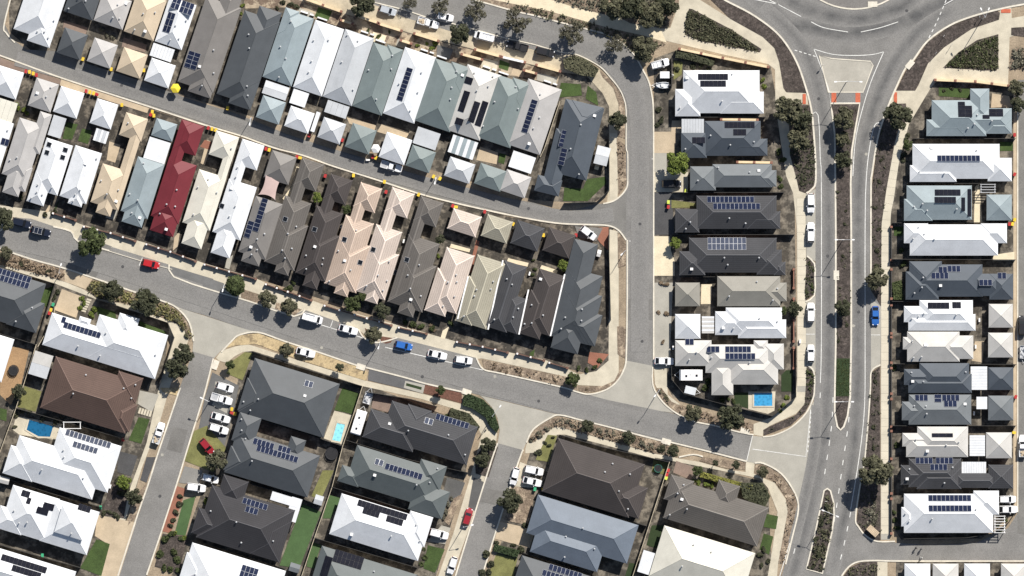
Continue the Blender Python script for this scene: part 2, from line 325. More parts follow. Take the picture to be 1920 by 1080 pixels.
paint(av, [(1557,193),(1613,193)], .3); paint(av,[(1603,610),(1601,612)],.2)
sheet('crossing_gap', [(1555,174),(1617,174),(1613,192),(1558,192)], M_asph, 9, 'x', parent=av)
for pts in ([(1560,210),(1565,252)],): pass
# tyre-worn lanes: darker bitumen that fades at its edges
def wearmat():
    m = D.materials.new('asphalt_worn'); m.use_nodes = True; t = m.node_tree; b = t.nodes['Principled BSDF']; b.inputs['Roughness'].default_value = .85
    a = t.nodes.new('ShaderNodeVertexColor'); a.layer_name = 'w'; g = t.nodes.new('ShaderNodeNewGeometry')
    n = t.nodes.new('ShaderNodeTexNoise'); n.inputs['Scale'].default_value = 5; t.links.new(g.outputs['Position'], n.inputs['Vector'])
    n2 = t.nodes.new('ShaderNodeTexNoise'); n2.inputs['Scale'].default_value = .3; t.links.new(g.outputs['Position'], n2.inputs['Vector'])
    mm = t.nodes.new('ShaderNodeMath'); mm.operation = 'MULTIPLY'; t.links.new(a.outputs['Color'], mm.inputs[0]); t.links.new(n2.outputs['Fac'], mm.inputs[1])
    mu = t.nodes.new('ShaderNodeMath'); mu.operation = 'MULTIPLY'; t.links.new(mm.outputs[0], mu.inputs[0]); mu.inputs[1].default_value = 1.7; mu.use_clamp = True
    mx = t.nodes.new('ShaderNodeMix'); mx.data_type = 'RGBA'; mx.inputs[6].default_value = (.205,.20,.19,1); mx.inputs[7].default_value = (.085,.085,.085,1)
    t.links.new(mu.outputs[0], mx.inputs[0])
    mr = t.nodes.new('ShaderNodeMapRange'); mr.inputs[1].default_value = .3; mr.inputs[2].default_value = .7; mr.inputs[3].default_value = .8; mr.inputs[4].default_value = 1.2
    t.links.new(n.outputs['Fac'], mr.inputs[0])
    vm = t.nodes.new('ShaderNodeVectorMath'); vm.operation = 'SCALE'; t.links.new(mx.outputs[2], vm.inputs[0]); t.links.new(mr.outputs[0], vm.inputs[3]); t.links.new(vm.outputs[0], b.inputs['Base Color'])
    return m
M_worn = wearmat()
WL = [6.1]
def wear(road, pts, width, s=1.0, lay=None):
    if lay is None: WL[0] += .3; lay = WL[0]
    q = [P(x, y) for x, y in smooth_line(pts, 6)]; v = []; f = []; wv = []; K = (-.5,-.25,0,.25,.5); W = (0,.6,1,.6,0)
    for i, p in enumerate(q):
        d = (q[min(i+1,len(q)-1)] - q[max(i-1,0)]).normalized(); nrm = Vector((-d.y, d.x, 0))
        e = s*min(1, i/4, (len(q)-1-i)/4)
        for k, ww in zip(K, W): v.append(tuple(p + nrm*k*width + Vector((0,0,.012*lay)))); wv.append(ww*e)
    for i in range(len(q)-1):
        for k in range(4): a = i*5+k; f.append((a+5, a+6, a+1, a))
    me = D.meshes.new('tyre_worn_strip'); me.from_pydata(v, [], f); me.materials.append(M_worn)
    ca = me.color_attributes.new('w', 'FLOAT_COLOR', 'POINT')
    ca.data.foreach_set('color', [c for x in wv for c in (x, x, x, 1)])
    if me.polygons[0].normal.z < 0: me.flip_normals()
    obj('tyre_worn_strip', me, road)
wear(av, [(1400,-20),(1470,40),(1522,52),(1602,62),(1680,45),(1760,10),(1800,-20)], 4.6, 1)
wear(av, [(1440,-30),(1510,15),(1602,34),(1690,12),(1730,-30)], 4.2, .9)
wear(av, [(1430,10),(1492,70),(1525,130),(1545,230),(1553,340),(1554,640),(1551,760),(1540,860),(1520,950),(1495,1050),(1480,1100)], 3.2, .7)
wear(av, [(1800,10),(1720,60),(1665,140),(1630,230),(1613,310),(1609,430),(1609,640),(1607,760),(1598,860),(1585,960),(1560,1080)], 3.2, .8)
wear(st, [(-30,440),(100,465),(260,515),(420,568),(600,628),(760,676),(900,715),(1050,755),(1200,792),(1390,838)], 5.0, .22)
wear(rb, [(900,40),(1040,75),(1130,105),(1180,160),(1198,230),(1200,400),(1199,660)], 4.2, .25)
wear(lane, [(30,110),(260,175),(480,248),(700,318),(900,372),(1060,408),(1150,402)], 3.4, .35)
wear(av, [(1532,760),(1527,840),(1512,920),(1488,1020)], 2.6, .5)

def manhole(road, px, py, light=False):
    b = MB(); b.tube((0,0,0),(0,0,.11),.36,.36,14); o = b.build('manhole_cover', M_conc2 if light else M_asph2, road, P(px,py))
for r_, x, y in ((lane,228,160),(lane,656,301),(lane,991,391),(lane,470,262),(st,792,706),(st,560,612),(st,230,500),(st,1010,752),(rb,1200,420),(rb,1204,640),(sw,300,930),(se,900,900),(av,1552,480),(av,1610,585),(av,1535,185),(av,1700,20)): manhole(r_, x, y)
for r_, x, y in ((st,928,706),(st,603,652),(sw,304,853),(av,1624,289),(av,1600,611)): manhole(r_, x, y, True)
def pit(road, px, py, ang, label=None):
    b = MB(); b.box(-1.1,1.1,-.65,.65,0,.205); b.build('drain_pit', M_kerb, road, P(px,py), (0,0,R(-ang)))
for r_, x, y, a in ((av,1706,121,-50),(av,1568,516,90),(av,1636,8,0),(st,1249,828,15),(st,875,735,18),(sw,404,684,-70),(st,677,688,18),(av,1397,808,15)): pit(r_, x, y, a)
# patched strips of older bitumen
for k, (r_, pts) in enumerate(((st,[(118,505),(150,440),(210,462),(180,520)]),(rb,[(1176,560),(1224,560),(1224,600),(1176,600)]),(st,[(1150,770),(1240,792),(1236,815),(1145,796)]),(lane,[(540,262),(600,282),(596,296),(536,276)]),(se,[(905,915),(945,922),(938,948),(897,940)]),(sw,[(325,800),(352,806),(340,850),(312,842)]))):
    sheet('bitumen_patch', pts, mat('asphalt_patch', (.165,.16,.15), .2, 5, .2, .15, .9), 6, 'x', parent=r_)
# ---- footpaths, sheets of concrete and sand
def path(pts, label, m=M_conc, lay=4): return sheet('footpath', pts, m, lay, label)
def slabs(line, width, step, label, n=5):
    """a footpath of separate slabs along a pixel centre line (step in px)"""
    q = smooth_line(line, n); root = empty('footpath', P(*q[len(q)//2], 0)); tag(root, label, kind='structure')
    b = MB(); ribbon(b, q, width+.1, .050); o = b.build('slab_bedding', M_conc2); o.parent = root; o.matrix_parent_inverse = root.matrix_world.inverted() if False else Matrix.Translation(-root.location)
    pts = [q[0]]; acc = 0
    for a, c in zip(q, q[1:]):
        L = math.hypot(c[0]-a[0], c[1]-a[1]); pos = 0
        while acc + (L-pos) >= step:
            pos += step-acc; acc = 0; pts.append((a[0]+(c[0]-a[0])*pos/L, a[1]+(c[1]-a[1])*pos/L))
        acc += L-pos
    base = MB(); base.box(-.5,.5,-.5,.5,0,1); me = base.mesh('slab', M_slab)
    for a, c in zip(pts, pts[1:]):
        A = P(*a); C = P(*c); d = C-A; o = obj('slab', me, root, (A+C)/2 - root.location + Vector((0,0,.045)), (0,0,math.atan2(d.y,d.x)))
        o.scale = (d.length-.05, width, .03+random.uniform(0,.006))
    return root
path([(-60,370),(0,385),(100,398),(150,420),(254,450),(275,456),(367,488),(384,494),(480,522),(499,531),(584,563),(609,572),(734,606),(854,640),(952,660),(1020,674),(1064,692),(1085,702),(1118,696),(1141,676),(1143,430),(1160,434),(1160,700),(1150,718),(1130,724),(1085,722),(1060,706),(904,672),(893,673),(740,634),(700,640),(672,618),(572,583),(551,594),(451,560),(400,545),(317,498),(210,466),(200,472),(140,455),(100,427),(58,412),(30,410),(0,433),(-60,418)], 'cream concrete footpath along the fronts of the middle terrace row', M_conc, 3)
path([(1052,98),(1072,100),(1093,108),(1122,128),(1150,165),(1160,195),(1158,262),(1160,360),(1150,377),(1138,380),(1142,330),(1142,200),(1130,175),(1100,142),(1050,135),(1000,122),(880,90),(770,62),(700,42),(560,0),(540,-40),(680,-40),(700,4),(852,45),(947,71)], 'cream concrete footpath curving along the top terrace fronts', mat('path_beige', (.44,.385,.285), .12, 4, .5, .15, .9), 3)
path([(1143,250),(1157,250),(1158,372),(1143,380)], 'straight footpath beside the dark blue corner house', M_conc, 5)
path([(1225,247),(1266,247),(1266,287),(1225,287)], 'tan driveway of the slate roofed house', M_tan); path([(1226,287),(1250,287),(1250,322),(1226,322)], 'grey verge driveway under the bright green tree', M_conc2)
path([(1226,322),(1290,322),(1290,360),(1226,360)], 'cream driveway under the black parked car'); path([(1225,361),(1259,361),(1265,440),(1225,440)], 'dark asphalt driveway of the charcoal tiled house', M_asph2)
path([(1226,443),(1256,443),(1258,470),(1265,490),(1265,517),(1226,517)], 'cream bare driveway of the charcoal house with eighteen panels', M_sand); path([(1226,530),(1262,530),(1257,640),(1257,690),(1226,690)], 'pale concrete apron beside the side street', M_conc2)
path([(1226,690),(1250,690),(1252,740),(1275,758),(1262,765),(1240,745),(1228,720)], 'small concrete corner path at the pool house')
path([(925,-40),(1005,-10),(1081,15),(1160,33),(1240,54),(1257,52),(1273,6),(1275,-40),(1320,-40),(1313,0),(1369,35),(1430,69),(1452,90),(1461,117),(1469,165),(1473,172),(1514,175),(1515,196),(1477,196),(1478,210),(1482,290),(1492,330),(1498,358),(1511,362),(1511,560),(1512,690),(1509,757),(1492,776),(1444,798),(1432,806),(1430,818),(1413,815),(1413,795),(1448,782),(1492,745),(1495,700),(1494,425),(1487,362),(1474,330),(1463,260),(1454,194),(1453,130),(1440,120),(1355,102),(1209,67),(1140,52),(1031,21),(927,0)], 'cream concrete shared path from the top reserve down the avenue', M_conc, 3)
path([(926,-20),(1008,-8),(1081,15),(1160,33),(1238,54),(1250,80),(1209,67),(1140,52),(1031,21),(927,0)], 'sandy path across the top reserve', M_sand, 4)
for y0, y1, lb in ((360,482,'first pale parking bay beside the avenue with two white cars'),(563,690,'second pale parking bay beside the avenue with two white cars')):
    sheet('parking_bay', [(1511,y0+4),(1529,y0-6 if y0<400 else y0-8),(1529,y1+8),(1512,y1)], M_conc2, 6, lb)
    paint(av, [(1511,(y0+y1)/2),(1528,(y0+y1)/2)], .14, lay=8)
sheet('parking_bay', [(1633,560),(1652,575),(1651,684),(1633,696)], M_conc2, 6, 'pale parking bay holding the blue car'); paint(av,[(1633,628),(1650,628)],.14,lay=8)
path([(1666,170),(1716,170),(1740,117),(1770,87),(1822,52),(1873,36),(1875,16),(1896,13),(1897,34),(1930,28),(1930,55),(1893,70),(1890,162),(1755,152),(1745,165),(1700,240),(1684,300),(1690,250),(1700,232),(1699,194),(1664,196)], 'cream concrete path network beside the roundabout', M_conc, 4)
slabs([(1700,215),(1690,255),(1678,300),(1668,370),(1661,425),(1660,640),(1660,1012)], 2.0, 15.5, 'cream slab footpath along the far side of the avenue', 6)
slabs([(1502,372),(1503,480),(1503,640),(1503,735)], 2.0, 16, 'cream slab footpath between the house column and the parking bays', 2)
path([(1645,1053),(1664,1053),(1664,1090),(1645,1090)], 'short path below the cross street')
path([(1900,160),(1908,160),(1908,960),(1900,960)], 'narrow concrete edge strip along the back lane', M_tan)
path([(1228,850),(1275,860),(1311,866),(1361,880),(1398,885),(1398,864),(1415,868),(1413,888),(1432,897),(1452,905),(1473,936),(1477,960),(1459,1057),(1455,1100),(1436,1100),(1448,1030),(1458,960),(1440,915),(1425,897),(1300,872),(1228,858)], 'cream footpath curving round the taupe tiled corner house')
path([(985,842),(988,830),(1000,830),(1020,813),(1041,800),(1060,802),(1108,817),(1140,826),(1230,852),(1228,860),(1140,836),(1060,815),(1045,815),(1022,835),(1008,848),(985,850)], 'cream footpath winding past the dark brown roofed corner house')
path([(405,671),(415,658),(440,650),(462,645),(480,650),(560,676),(690,715),(790,738),(866,758),(885,766),(910,783),(918,800),(932,812),(930,832),(905,920),(880,990),(845,1085),(820,1085),(850,1000),(880,900),(903,815),(880,775),(790,748),(680,724),(580,692),(500,666),(474,658),(455,660),(440,668),(425,680),(410,676)], 'cream footpath along the central detached houses', M_conc, 3)
path([(121,528),(160,544),(183,560),(242,572),(292,592),(330,605),(345,615),(354,636),(345,660),(320,720),(300,790),(265,880),(240,960),(200,1085),(185,1085),(235,940),(275,830),(296,735),(320,650),(315,605),(183,562),(104,532),(0,500),(0,494),(80,515)], 'cream footpath along the western detached houses', M_conc, 3)
path([(182,965),(255,980),(222,1085),(188,1085),(202,1020),(178,1005)], 'tan driveway and verge of the white two-storey house', M_tan, 5)
path([(121,505),(175,521),(160,542),(121,528)], 'tan driveway crossover by the street lamp', M_tan,5); path([(116,542),(154,556),(143,596),(102,581)], 'tan driveway of the big white corner house', M_tan, 5)
path([(262,732),(298,740),(285,773),(258,757)], 'grey driveway of the brown tiled house', M_conc2, 5); path([(221,845),(258,855),(246,893),(220,885)], 'dark driveway of the white house with the pool', M_asph2, 5)
path([(275,857),(292,857),(275,905),(263,900)], 'dark verge crossover with pale edging', M_asph2, 6)
path([(346,874),(380,882),(372,910),(335,905)], 'grey driveway with pale edging by the white cars', mat('drive_grey', (.22,.215,.20), .1), 5)
path([(398,698),(448,723),(436,780),(420,838),(372,806),(384,745)], 'dark driveways holding four white vehicles', mat('drive_dark', (.13,.13,.128), .12), 5)
path([(404,715),(436,727),(425,775),(398,760)], 'pale strip driveway under the white ute', M_conc2, 6)
path([(331,911),(349,917),(320,1000),(304,996)], 'red paved verge strip', M_redpave, 5)
path([(838,895),(872,905),(852,960),(828,935)], 'dark driveway of the grey green roofed house', mat('drive_dark2', (.10,.10,.098), .12), 5); path([(888,895),(910,905),(893,960),(878,950)], 'dark verge crossover above the red car', MATS['drive_dark2'], 6)
path([(828,985),(845,990),(835,1020),(800,1015)], 'pale driveway under the white car', M_conc2, 5)
path([(937,978),(1004,993),(993,1028),(928,1010)], 'tan driveway of the steel blue house', M_tan, 5); path([(975,866),(990,872),(1000,915),(965,912)], 'cream driveway holding two white cars', M_conc, 4)
path([(692,692),(797,720),(791,737),(690,713)], 'dark asphalt crossover above the caravan house', mat('drive_dark3', (.115,.115,.117), .12), 6); path([(702,738),(745,750),(738,776),(696,765)], 'brown paved driveway of the caravan house', M_brownpave, 5)
path([(760,714),(797,722),(793,738),(757,727)], 'concrete frame round the verge turf', M_conc2, 7); sheet('turf_patch', [(762,718),(791,726),(790,731),(761,723)], M_dturf, 8, 'small dark turf patch on the verge')
path([(317,498),(400,523),(400,543),(326,519)], 'dark asphalt parking bay below the red roofed house', mat('drive_dark4', (.15,.15,.147), .12), 6); path([(380,518),(420,531),(420,551),(380,538)], 'dark verge paving beside the round tree', MATS['drive_dark4'], 7)
path([(1268,864),(1302,876),(1296,900),(1262,886)], 'brown paved driveway of the taupe tiled corner house', M_brownpave, 5)
path([(1080,432),(1141,425),(1141,470),(1125,455),(1118,445)], 'red brick paved corner by the white car', M_redpave, 6); path([(1078,424),(1130,428),(1118,452),(1085,445)], 'grey parking pad under the white car', M_lane, 7)
path([(1105,660),(1142,664),(1120,690),(1102,680)], 'orange brown paved corner yard', M_redpave, 5)
for pts, lb in (([(-20,100),(50,128),(115,150),(112,158),(40,138),(-20,118)],'brown paved apron behind the lane kerb'),([(115,148),(280,202),(276,212),(112,160)],'tan paved apron behind the lane kerb')): sheet('lane_apron', pts, M_brownpave if 'brown' in lb else M_tan, 2, lb)
# small paved courts
for pts, m, lb in (([(716,232),(768,248),(760,262),(707,247)],M_tan,'tan court beside the white gazebo'),([(900,275),(934,286),(931,308),(893,300)],M_tan,'tan courtyard between green grey roofs'),
    ([(205,265),(226,272),(216,305),(200,300)],M_tan,'sandy courtyard of the beige terrace house'),([(120,38),(165,52),(160,66),(118,52)],M_brownpave,'brown courtyard behind the dark grey garage'),([(232,70),(276,84),(272,98),(228,88)],M_brownpave,'brown courtyard behind the beige garage'),
    ([(650,220),(705,235),(702,246),(655,232)],M_tan,'narrow tan court behind the green grey garage'),([(1260,226),(1278,226),(1276,250),(1258,250)],M_tan,'tan yard corner by the ribbed patio roof'),([(1315,533),(1335,533),(1333,570),(1314,570)],M_sand,'cream court beside the taupe garage'),
    ([(1828,640),(1845,640),(1842,680),(1822,676)],M_tan,'tan court by the warm white garage'),([(1862,478),(1902,472),(1902,489),(1862,489)],M_sand,'cream patio behind the long white roof'),([(1836,345),(1842,420),(1826,420),(1828,350)],M_sand,'cream patio beside the blue grey house'),
    ([(1860,175),(1892,180),(1898,200),(1858,202)],M_tan,'tan patio behind the roundabout house'),([(0,690),(20,650),(55,655),(40,720),(20,760),(0,740)],mat('garden_earth',(.34,.22,.12),.2),'bare orange garden earth round the trampoline')):
    sheet('courtyard', pts, m, 5, lb)
for pts, m, lb in (([(846,457),(882,467),(880,473),(843,464)],M_sand,'cream court strip behind the first pale pink house'),([(953,484),(991,493),(989,500),(950,491)],M_sand,'cream court strip behind the charcoal terrace'),([(1016,497),(1046,507),(1043,514),(1012,504)],M_sand,'cream court strip behind the blackish terrace'),([(893,450),(899,452),(884,512),(878,510)],M_redpave,'red brick side path between terraces'),
    ([(545,352),(556,312),(563,314),(548,372),(534,378),(530,372)],M_sand,'cream court beside the pink shade sail'),([(375,275),(384,262),(402,268),(398,283)],M_redpave,'terracotta court beside the red roof'),([(388,262),(398,266),(384,310),(376,306)],M_tan,'tan side passage beside the red roof'),([(327,445),(338,432),(333,462),(324,470)],M_tan,'tan entry path beside the red roof'),([(425,485),(437,478),(430,505),(422,502)],M_conc2,'grey entry path beside the white terrace'),
    ([(830,620),(842,612),(834,636),(826,634)],M_sand,'cream entry path of the pale pink terrace'),([(995,660),(1003,655),(1000,668),(992,666)],M_lawn,'tiny front lawn of the terrace row'),([(200,398),(222,392),(214,412),(198,408)],M_conc2,'grey entry path of the beige terrace'),([(84,398),(96,378),(92,396),(80,404)],M_tan,'tan entry path of the white terraces'),([(100,395),(112,372),(104,398),(96,402)],M_dturf,'hedged strip before the white terraces')):
    sheet('courtyard', pts, m, 5, lb)
sheet('front_court', [(520,-20),(575,0),(640,24),(700,44),(770,64),(880,92),(1000,124),(1050,137),(1044,162),(990,146),(930,138),(874,120),(814,108),(757,88),(700,76),(646,52),(590,36),(534,14),(460,16),(455,-20)], mat('front_court_paving', (.36,.30,.22), .2, 3, .5, .2, .95, c2=(.16,.12,.09), mix=(.33,.47,.53)), 2, 'mixed tan paving and soil in the top terrace front yards')
for pts, m, lb in (([(700,60),(725,67),(718,84),(694,76)],M_sand,'pebbled front court of the top row'),([(820,84),(850,93),(842,112),(818,104)],MATS['drive_dark'],'dark paved front court of the top row'),([(905,108),(934,116),(930,138),(902,128)],M_conc,'white paved front court of the top row'),([(962,128),(985,134),(980,146),(958,140)],M_tan,'tan front court near the top row end'),([(560,14),(588,24),(584,36),(556,26)],M_conc2,'grey paved front court by the slate terrace'),([(746,72),(766,78),(760,92),(742,86)],M_conc2,'grey front path in the top row'),([(1008,136),(1045,146),(1042,160),(1006,150)],M_conc2,'grey front court at the top row end')):
    sheet('front_court', pts, m, 4, lb)
# verges
for k, (pts, m, lb) in enumerate((([(1313,-20),(1345,-10),(1359,0),(1407,25),(1448,54),(1473,81),(1494,117),(1509,158),(1512,174),(1475,173),(1469,165),(1461,117),(1452,90),(1430,69),(1369,35)],M_dmulch,'dark mulch bed curving beside the roundabout approach'),
    ([(1480,197),(1518,197),(1524,216),(1528,272),(1528,345),(1520,355),(1510,362),(1499,358),(1492,330),(1481,290)],M_dmulch,'dark mulch bed under the avenue gum trees'),
    ([(1513,482),(1526,494),(1527,520),(1526,552),(1510,564),(1509,540)],M_dmulch,'small mulch bed between the two parking bays'),
    ([(1513,686),(1525,697),(1526,740),(1511,771),(1482,798),(1432,817),(1431,806),(1444,799),(1492,778),(1509,757)],M_dmulch,'curved dark mulch bed at the avenue corner'),
    ([(1292,16),(1298,17),(1369,54),(1428,92),(1425,98),(1313,77),(1284,65),(1284,42)],M_dmulch,'triangular planted bed between the two paths'),
    ([(1712,118),(1739,79),(1780,50),(1822,33),(1868,19),(1875,24),(1873,37),(1822,54),(1770,89),(1740,119),(1722,160),(1716,170),(1680,170),(1698,133)],M_dmulch,'dark mulch bed hugging the roundabout exit'),
    ([(1666,195),(1698,194),(1702,225),(1682,245),(1662,356),(1653,420),(1652,574),(1634,545),(1634,356),(1646,262),(1656,227)],M_dmulch,'long dark mulch verge across the avenue'),
    ([(1650,687),(1651,1013),(1641,1013),(1624,1004),(1606,978),(1614,913),(1623,864),(1630,786),(1634,727),(1634,698)],M_dmulch,'lower dark mulch verge with the stacked pallets'),
    ([(1768,127),(1797,98),(1832,75),(1872,64),(1872,125),(1868,133)],M_dmulch,'triangular planted bed beside the roundabout house'),
    ([(1896,52),(1930,50),(1930,70),(1896,66)],M_dmulch,'narrow dark bed by the kerb ramp'),([(1898,90),(1930,88),(1930,130),(1892,130)],M_mulch,'dry bed with grey shrubs by the kerb ramp'),
    ([(1580,1082),(1593,1064),(1614,1055),(1645,1053),(1645,1090),(1580,1090)],M_dmulch,'dark bed below the cross street'),
    ([(-40,470),(29,478),(121,506),(121,528),(80,515),(0,497),(-40,490)],M_mulch,'dry verge bed beside the slate roofed house'),
    ([(173,525),(254,550),(312,570),(338,584),(352,606),(361,633),(354,635),(342,612),(292,590),(242,569),(183,558),(160,544)],M_mulch,'planted verge bed beside the big white corner house'),
    ([(418,654),(434,642),(449,629),(484,625),(534,642),(599,663),(672,688),(690,698),(686,714),(560,674),(480,645),(440,648)],M_dry,'dry grass verge with the parked white sedan'),
    ([(797,721),(866,737),(866,756),(794,737)],M_rmulch,'red mulch bed beside the clipped hedge'),
    ([(904,674),(1060,706),(1080,712),(1083,733),(1050,723),(939,698),(908,691)],M_mulch,'dry mulch verge before the dark slate corner house'),
    ([(1085,724),(1129,724),(1152,714),(1162,694),(1170,690),(1158,712),(1139,728),(1102,737),(1085,733)],M_mulch,'curved dry verge at the side street corner'),
    ([(1157,612),(1173,612),(1173,672),(1158,664)],M_mulch,'narrow dry bed at the foot of the side street'),([(1156,258),(1172,272),(1175,345),(1160,366)],M_mulch,'dry bed between footpath and side street'),
    ([(1124,132),(1145,150),(1160,168),(1170,190),(1173,260),(1158,255),(1160,195),(1150,165),(1130,145)],M_mulch,'dry curved bed round the street bend'),([(1158,435),(1174,450),(1173,498),(1159,502)],M_mulch,'dry bed with a lamp post by the lane mouth'),
    ([(1050,781),(1093,790),(1160,808),(1242,829),(1269,838),(1270,857),(1230,851),(1140,825),(1108,816),(1041,799),(1020,812),(1000,829),(989,825),(1002,806),(1032,786)],M_mulch,'shrubby dry verge before the dark brown roofed corner house'),
    ([(1319,857),(1399,867),(1397,881),(1361,878),(1311,864)],M_mulch,'dry bed before the taupe corner house'),
    ([(1416,871),(1432,871),(1464,889),(1489,925),(1496,953),(1473,1056),(1459,1056),(1477,959),(1474,934),(1453,902),(1432,894),(1415,886)],M_mulch,'dry bed sweeping round the avenue corner'),
    ([(1259,753),(1273,759),(1317,771),(1359,784),(1413,796),(1412,812),(1390,809),(1340,796),(1302,788),(1269,773),(1244,752),(1230,728),(1240,727)],M_mulch,'dry verge bed below the pool house wall'),
    ([(800,-24),(947,16),(1006,30),(1102,55),(1163,78),(1200,112),(1250,82),(1140,52),(1031,21),(927,0),(830,-30)],M_mulch,'dry bed under the street gums'),
    ([(1008,-30),(1081,14),(1160,32),(1182,44),(1238,52),(1256,50),(1272,4),(1272,-30)],M_mulch,'bushy bed at the top reserve'),
    ([(452,541),(490,553),(490,571),(452,559)],M_mulch,'dry bed by the round street tree'),([(518,567),(566,580),(552,592),(515,582)],M_mulch,'dry bed between the two street trees and the van'),([(684,615),(702,625),(705,640),(690,637)],M_rmulch,'red mulch bed by the street lamp'),([(712,630),(738,634),(733,642),(716,646)],M_rmulch,'red mulch bed above the blue car'),
    ([(250,935),(275,905),(262,962),(240,985)],M_mulch,'dry verge bed by the western street'),([(206,905),(246,895),(232,972),(192,965)],M_dmulch,'front garden bed of the white pool house'),([(320,1003),(352,1005),(335,1075),(290,1062),(305,1000)],M_dmulch,'shrubby front garden by the white house'),([(968,912),(1004,922),(990,985),(945,975)],M_mulch,'dry front yard under the large street tree'),
    ([(890,858),(912,830),(934,838),(916,895),(892,888)],M_dmulch,'verge bed with dark bushes'),([(850,935),(868,925),(842,985),(830,975)],M_mulch,'dry front bed beside the red car'),([(300,727),(337,727),(332,742),(305,735)],M_dry,'dry patch under the large dark tree'))):
    sheet('planting_bed', pts, m, 7 if k not in (17,) else 8, lb, 1)
for pts, m, lb in (([(1058,352),(1093,354),(1100,336),(1135,331),(1137,343),(1102,377),(1056,377)],M_lawn,'green lawn behind the dark blue corner house'),([(1052,155),(1089,158),(1091,179),(1045,183)],M_lawn,'front lawn of the dark blue corner house'),([(1102,160),(1118,173),(1122,198),(1098,185)],M_lawn,'small side lawn of the dark blue corner house'),
    ([(597,13),(623,21),(615,40),(590,31)],M_lawn,'small lawn in the top terrace fronts'),([(937,112),(956,119),(952,133),(935,127)],M_lawn,'tiny lawn behind the white front wall'),([(125,229),(146,233),(135,262),(117,260)],M_lawn,'courtyard lawn by the grey roof with skylights'),([(154,241),(173,245),(165,270),(146,264)],M_lawn,'courtyard lawn by the striped white patio roof'),
    ([(937,287),(949,290),(945,308),(934,304)],M_lawn,'tiny lawn in the tan courtyard'),([(1263,113),(1280,117),(1278,140),(1263,150)],M_olawn,'lawn beside the first white house'),([(1259,375),(1305,381),(1305,389),(1259,390)],M_olawn,'lawn strip by the charcoal tiled house'),([(1760,164),(1818,166),(1818,184),(1760,180)],M_lawn,'lawn behind the cream wall at the roundabout house'),
    ([(1875,266),(1899,266),(1899,283),(1875,283)],M_lawn,'corner lawn of the white house with ten panels'),([(1676,425),(1694,425),(1692,442),(1676,442)],M_lawn,'front lawn of the long white roof'),([(1465,703),(1474,694),(1487,694),(1486,734),(1465,734)],M_dturf,'trimmed turf beside the pool house'),([(1377,736),(1403,736),(1403,766),(1377,758)],M_dturf,'dark turf by the swimming pool'),
    ([(83,542),(102,536),(90,578),(76,568)],M_lawn,'side lawn of the slate roofed house'),([(182,575),(216,585),(219,600),(183,590)],M_lawn,'shaded lawn of the big white house'),([(262,602),(312,622),(308,632),(260,612)],M_lawn,'northern lawn of the big white house'),
    ([(46,724),(78,734),(67,772),(33,763)],M_olawn,'olive back lawn of the brown tiled house'),([(260,782),(281,786),(265,832),(241,825)],M_lawn,'front lawn of the brown tiled house'),([(0,765),(13,768),(12,790),(0,786)],M_lawn,'small lawn at the photo edge'),([(364,808),(388,798),(424,840),(400,885),(346,864)],M_olawn,'front lawn with the red car'),
    ([(438,675),(459,660),(474,662),(455,713),(424,700)],M_olawn,'patchy corner lawn by the slate house'),([(642,727),(674,738),(660,776),(627,769)],M_lawn,'back lawn above the pale blue pool'),([(567,945),(602,960),(561,1066),(524,1060)],M_turf,'long green turf behind the black tiled house'),([(605,882),(626,882),(601,938),(584,930)],M_olawn,'dry back lawn by the round trampoline'),([(617,928),(640,934),(620,972),(605,972)],M_turf,'turf strip beside the white roof with black panels'),([(583,1015),(602,1022),(588,1066),(575,1062)],M_turf,'narrow turf beside the dark roof'),
    ([(181,1011),(206,1020),(190,1080),(150,1065)],M_lawn,'front lawn of the white two-storey house'),([(208,918),(228,912),(222,955),(204,950)],M_olawn,'lawn strip in the front garden'),([(344,938),(367,930),(348,1004),(327,1002)],M_turf,'turf strip beside the black tiled house'),([(802,1022),(834,1030),(816,1074),(794,1066)],M_lawn,'front lawn by the white street car'),([(931,1038),(970,1047),(962,1085),(912,1085)],M_olawn,'front lawn behind the clipped hedge'),
    ([(1222,985),(1244,985),(1232,1028),(1212,1022)],M_dturf,'back lawn of the cream roofed house'),([(1436,963),(1459,968),(1455,992),(1432,988)],M_lawn,'front lawn of the taupe corner house'),([(1432,1000),(1450,1006),(1442,1040),(1424,1030)],M_lawn,'lower front lawn of the taupe corner house'),([(1027,815),(1045,817),(1029,866),(1004,862)],M_olawn,'corner lawn of the dark brown roofed house'),([(1225,862),(1255,868),(1245,890),(1222,885)],M_olawn,'back lawn with the green trampoline'),([(1180,1055),(1195,1058),(1186,1085),(1172,1080)],M_dturf,'shaded lawn behind the steel blue roof')):
    sheet('lawn', pts, m, 6, lb)

# ------------------------------------------------------------------ buildings
PITCH = math.tan(R(26))
def uv_frame(th):
    c, s = math.cos(R(th)), math.sin(R(th)); return (c, s), (-s, c)
panel_cache = {}
def panel_mesh(kind, land):
    k = (kind, land)
    if k in panel_cache: return panel_cache[k]
    wx, wy = (1.62, .98) if land else (.98, 1.58); b = MB()
    b.box(-wx/2, wx/2, -wy/2, wy/2, 0, .04, 0)
    e = .03 if kind in ('b', 'g') else .015
    b.face([(-wx/2+e,-wy/2+e,.046),(wx/2-e,-wy/2+e,.046),(wx/2-e,wy/2-e,.046),(-wx/2+e,wy/2-e,.046)], 1)
    me = b.mesh('solar_panel', [M_frame if kind == 'b' else M_steel if kind == 'g' else M_dark, {'b': M_pvb, 'k': M_pvk, 'g': M_pvg}[kind]])
    panel_cache[k] = me; return me
vent_b = MB(); vent_b.tube((0,0,0),(0,0,.5),.13,.13,8); vent_b.tube((0,0,.5),(0,0,.62),.22,.1,8)
vent_me = vent_b.mesh('vent_pipe', M_steel, True)
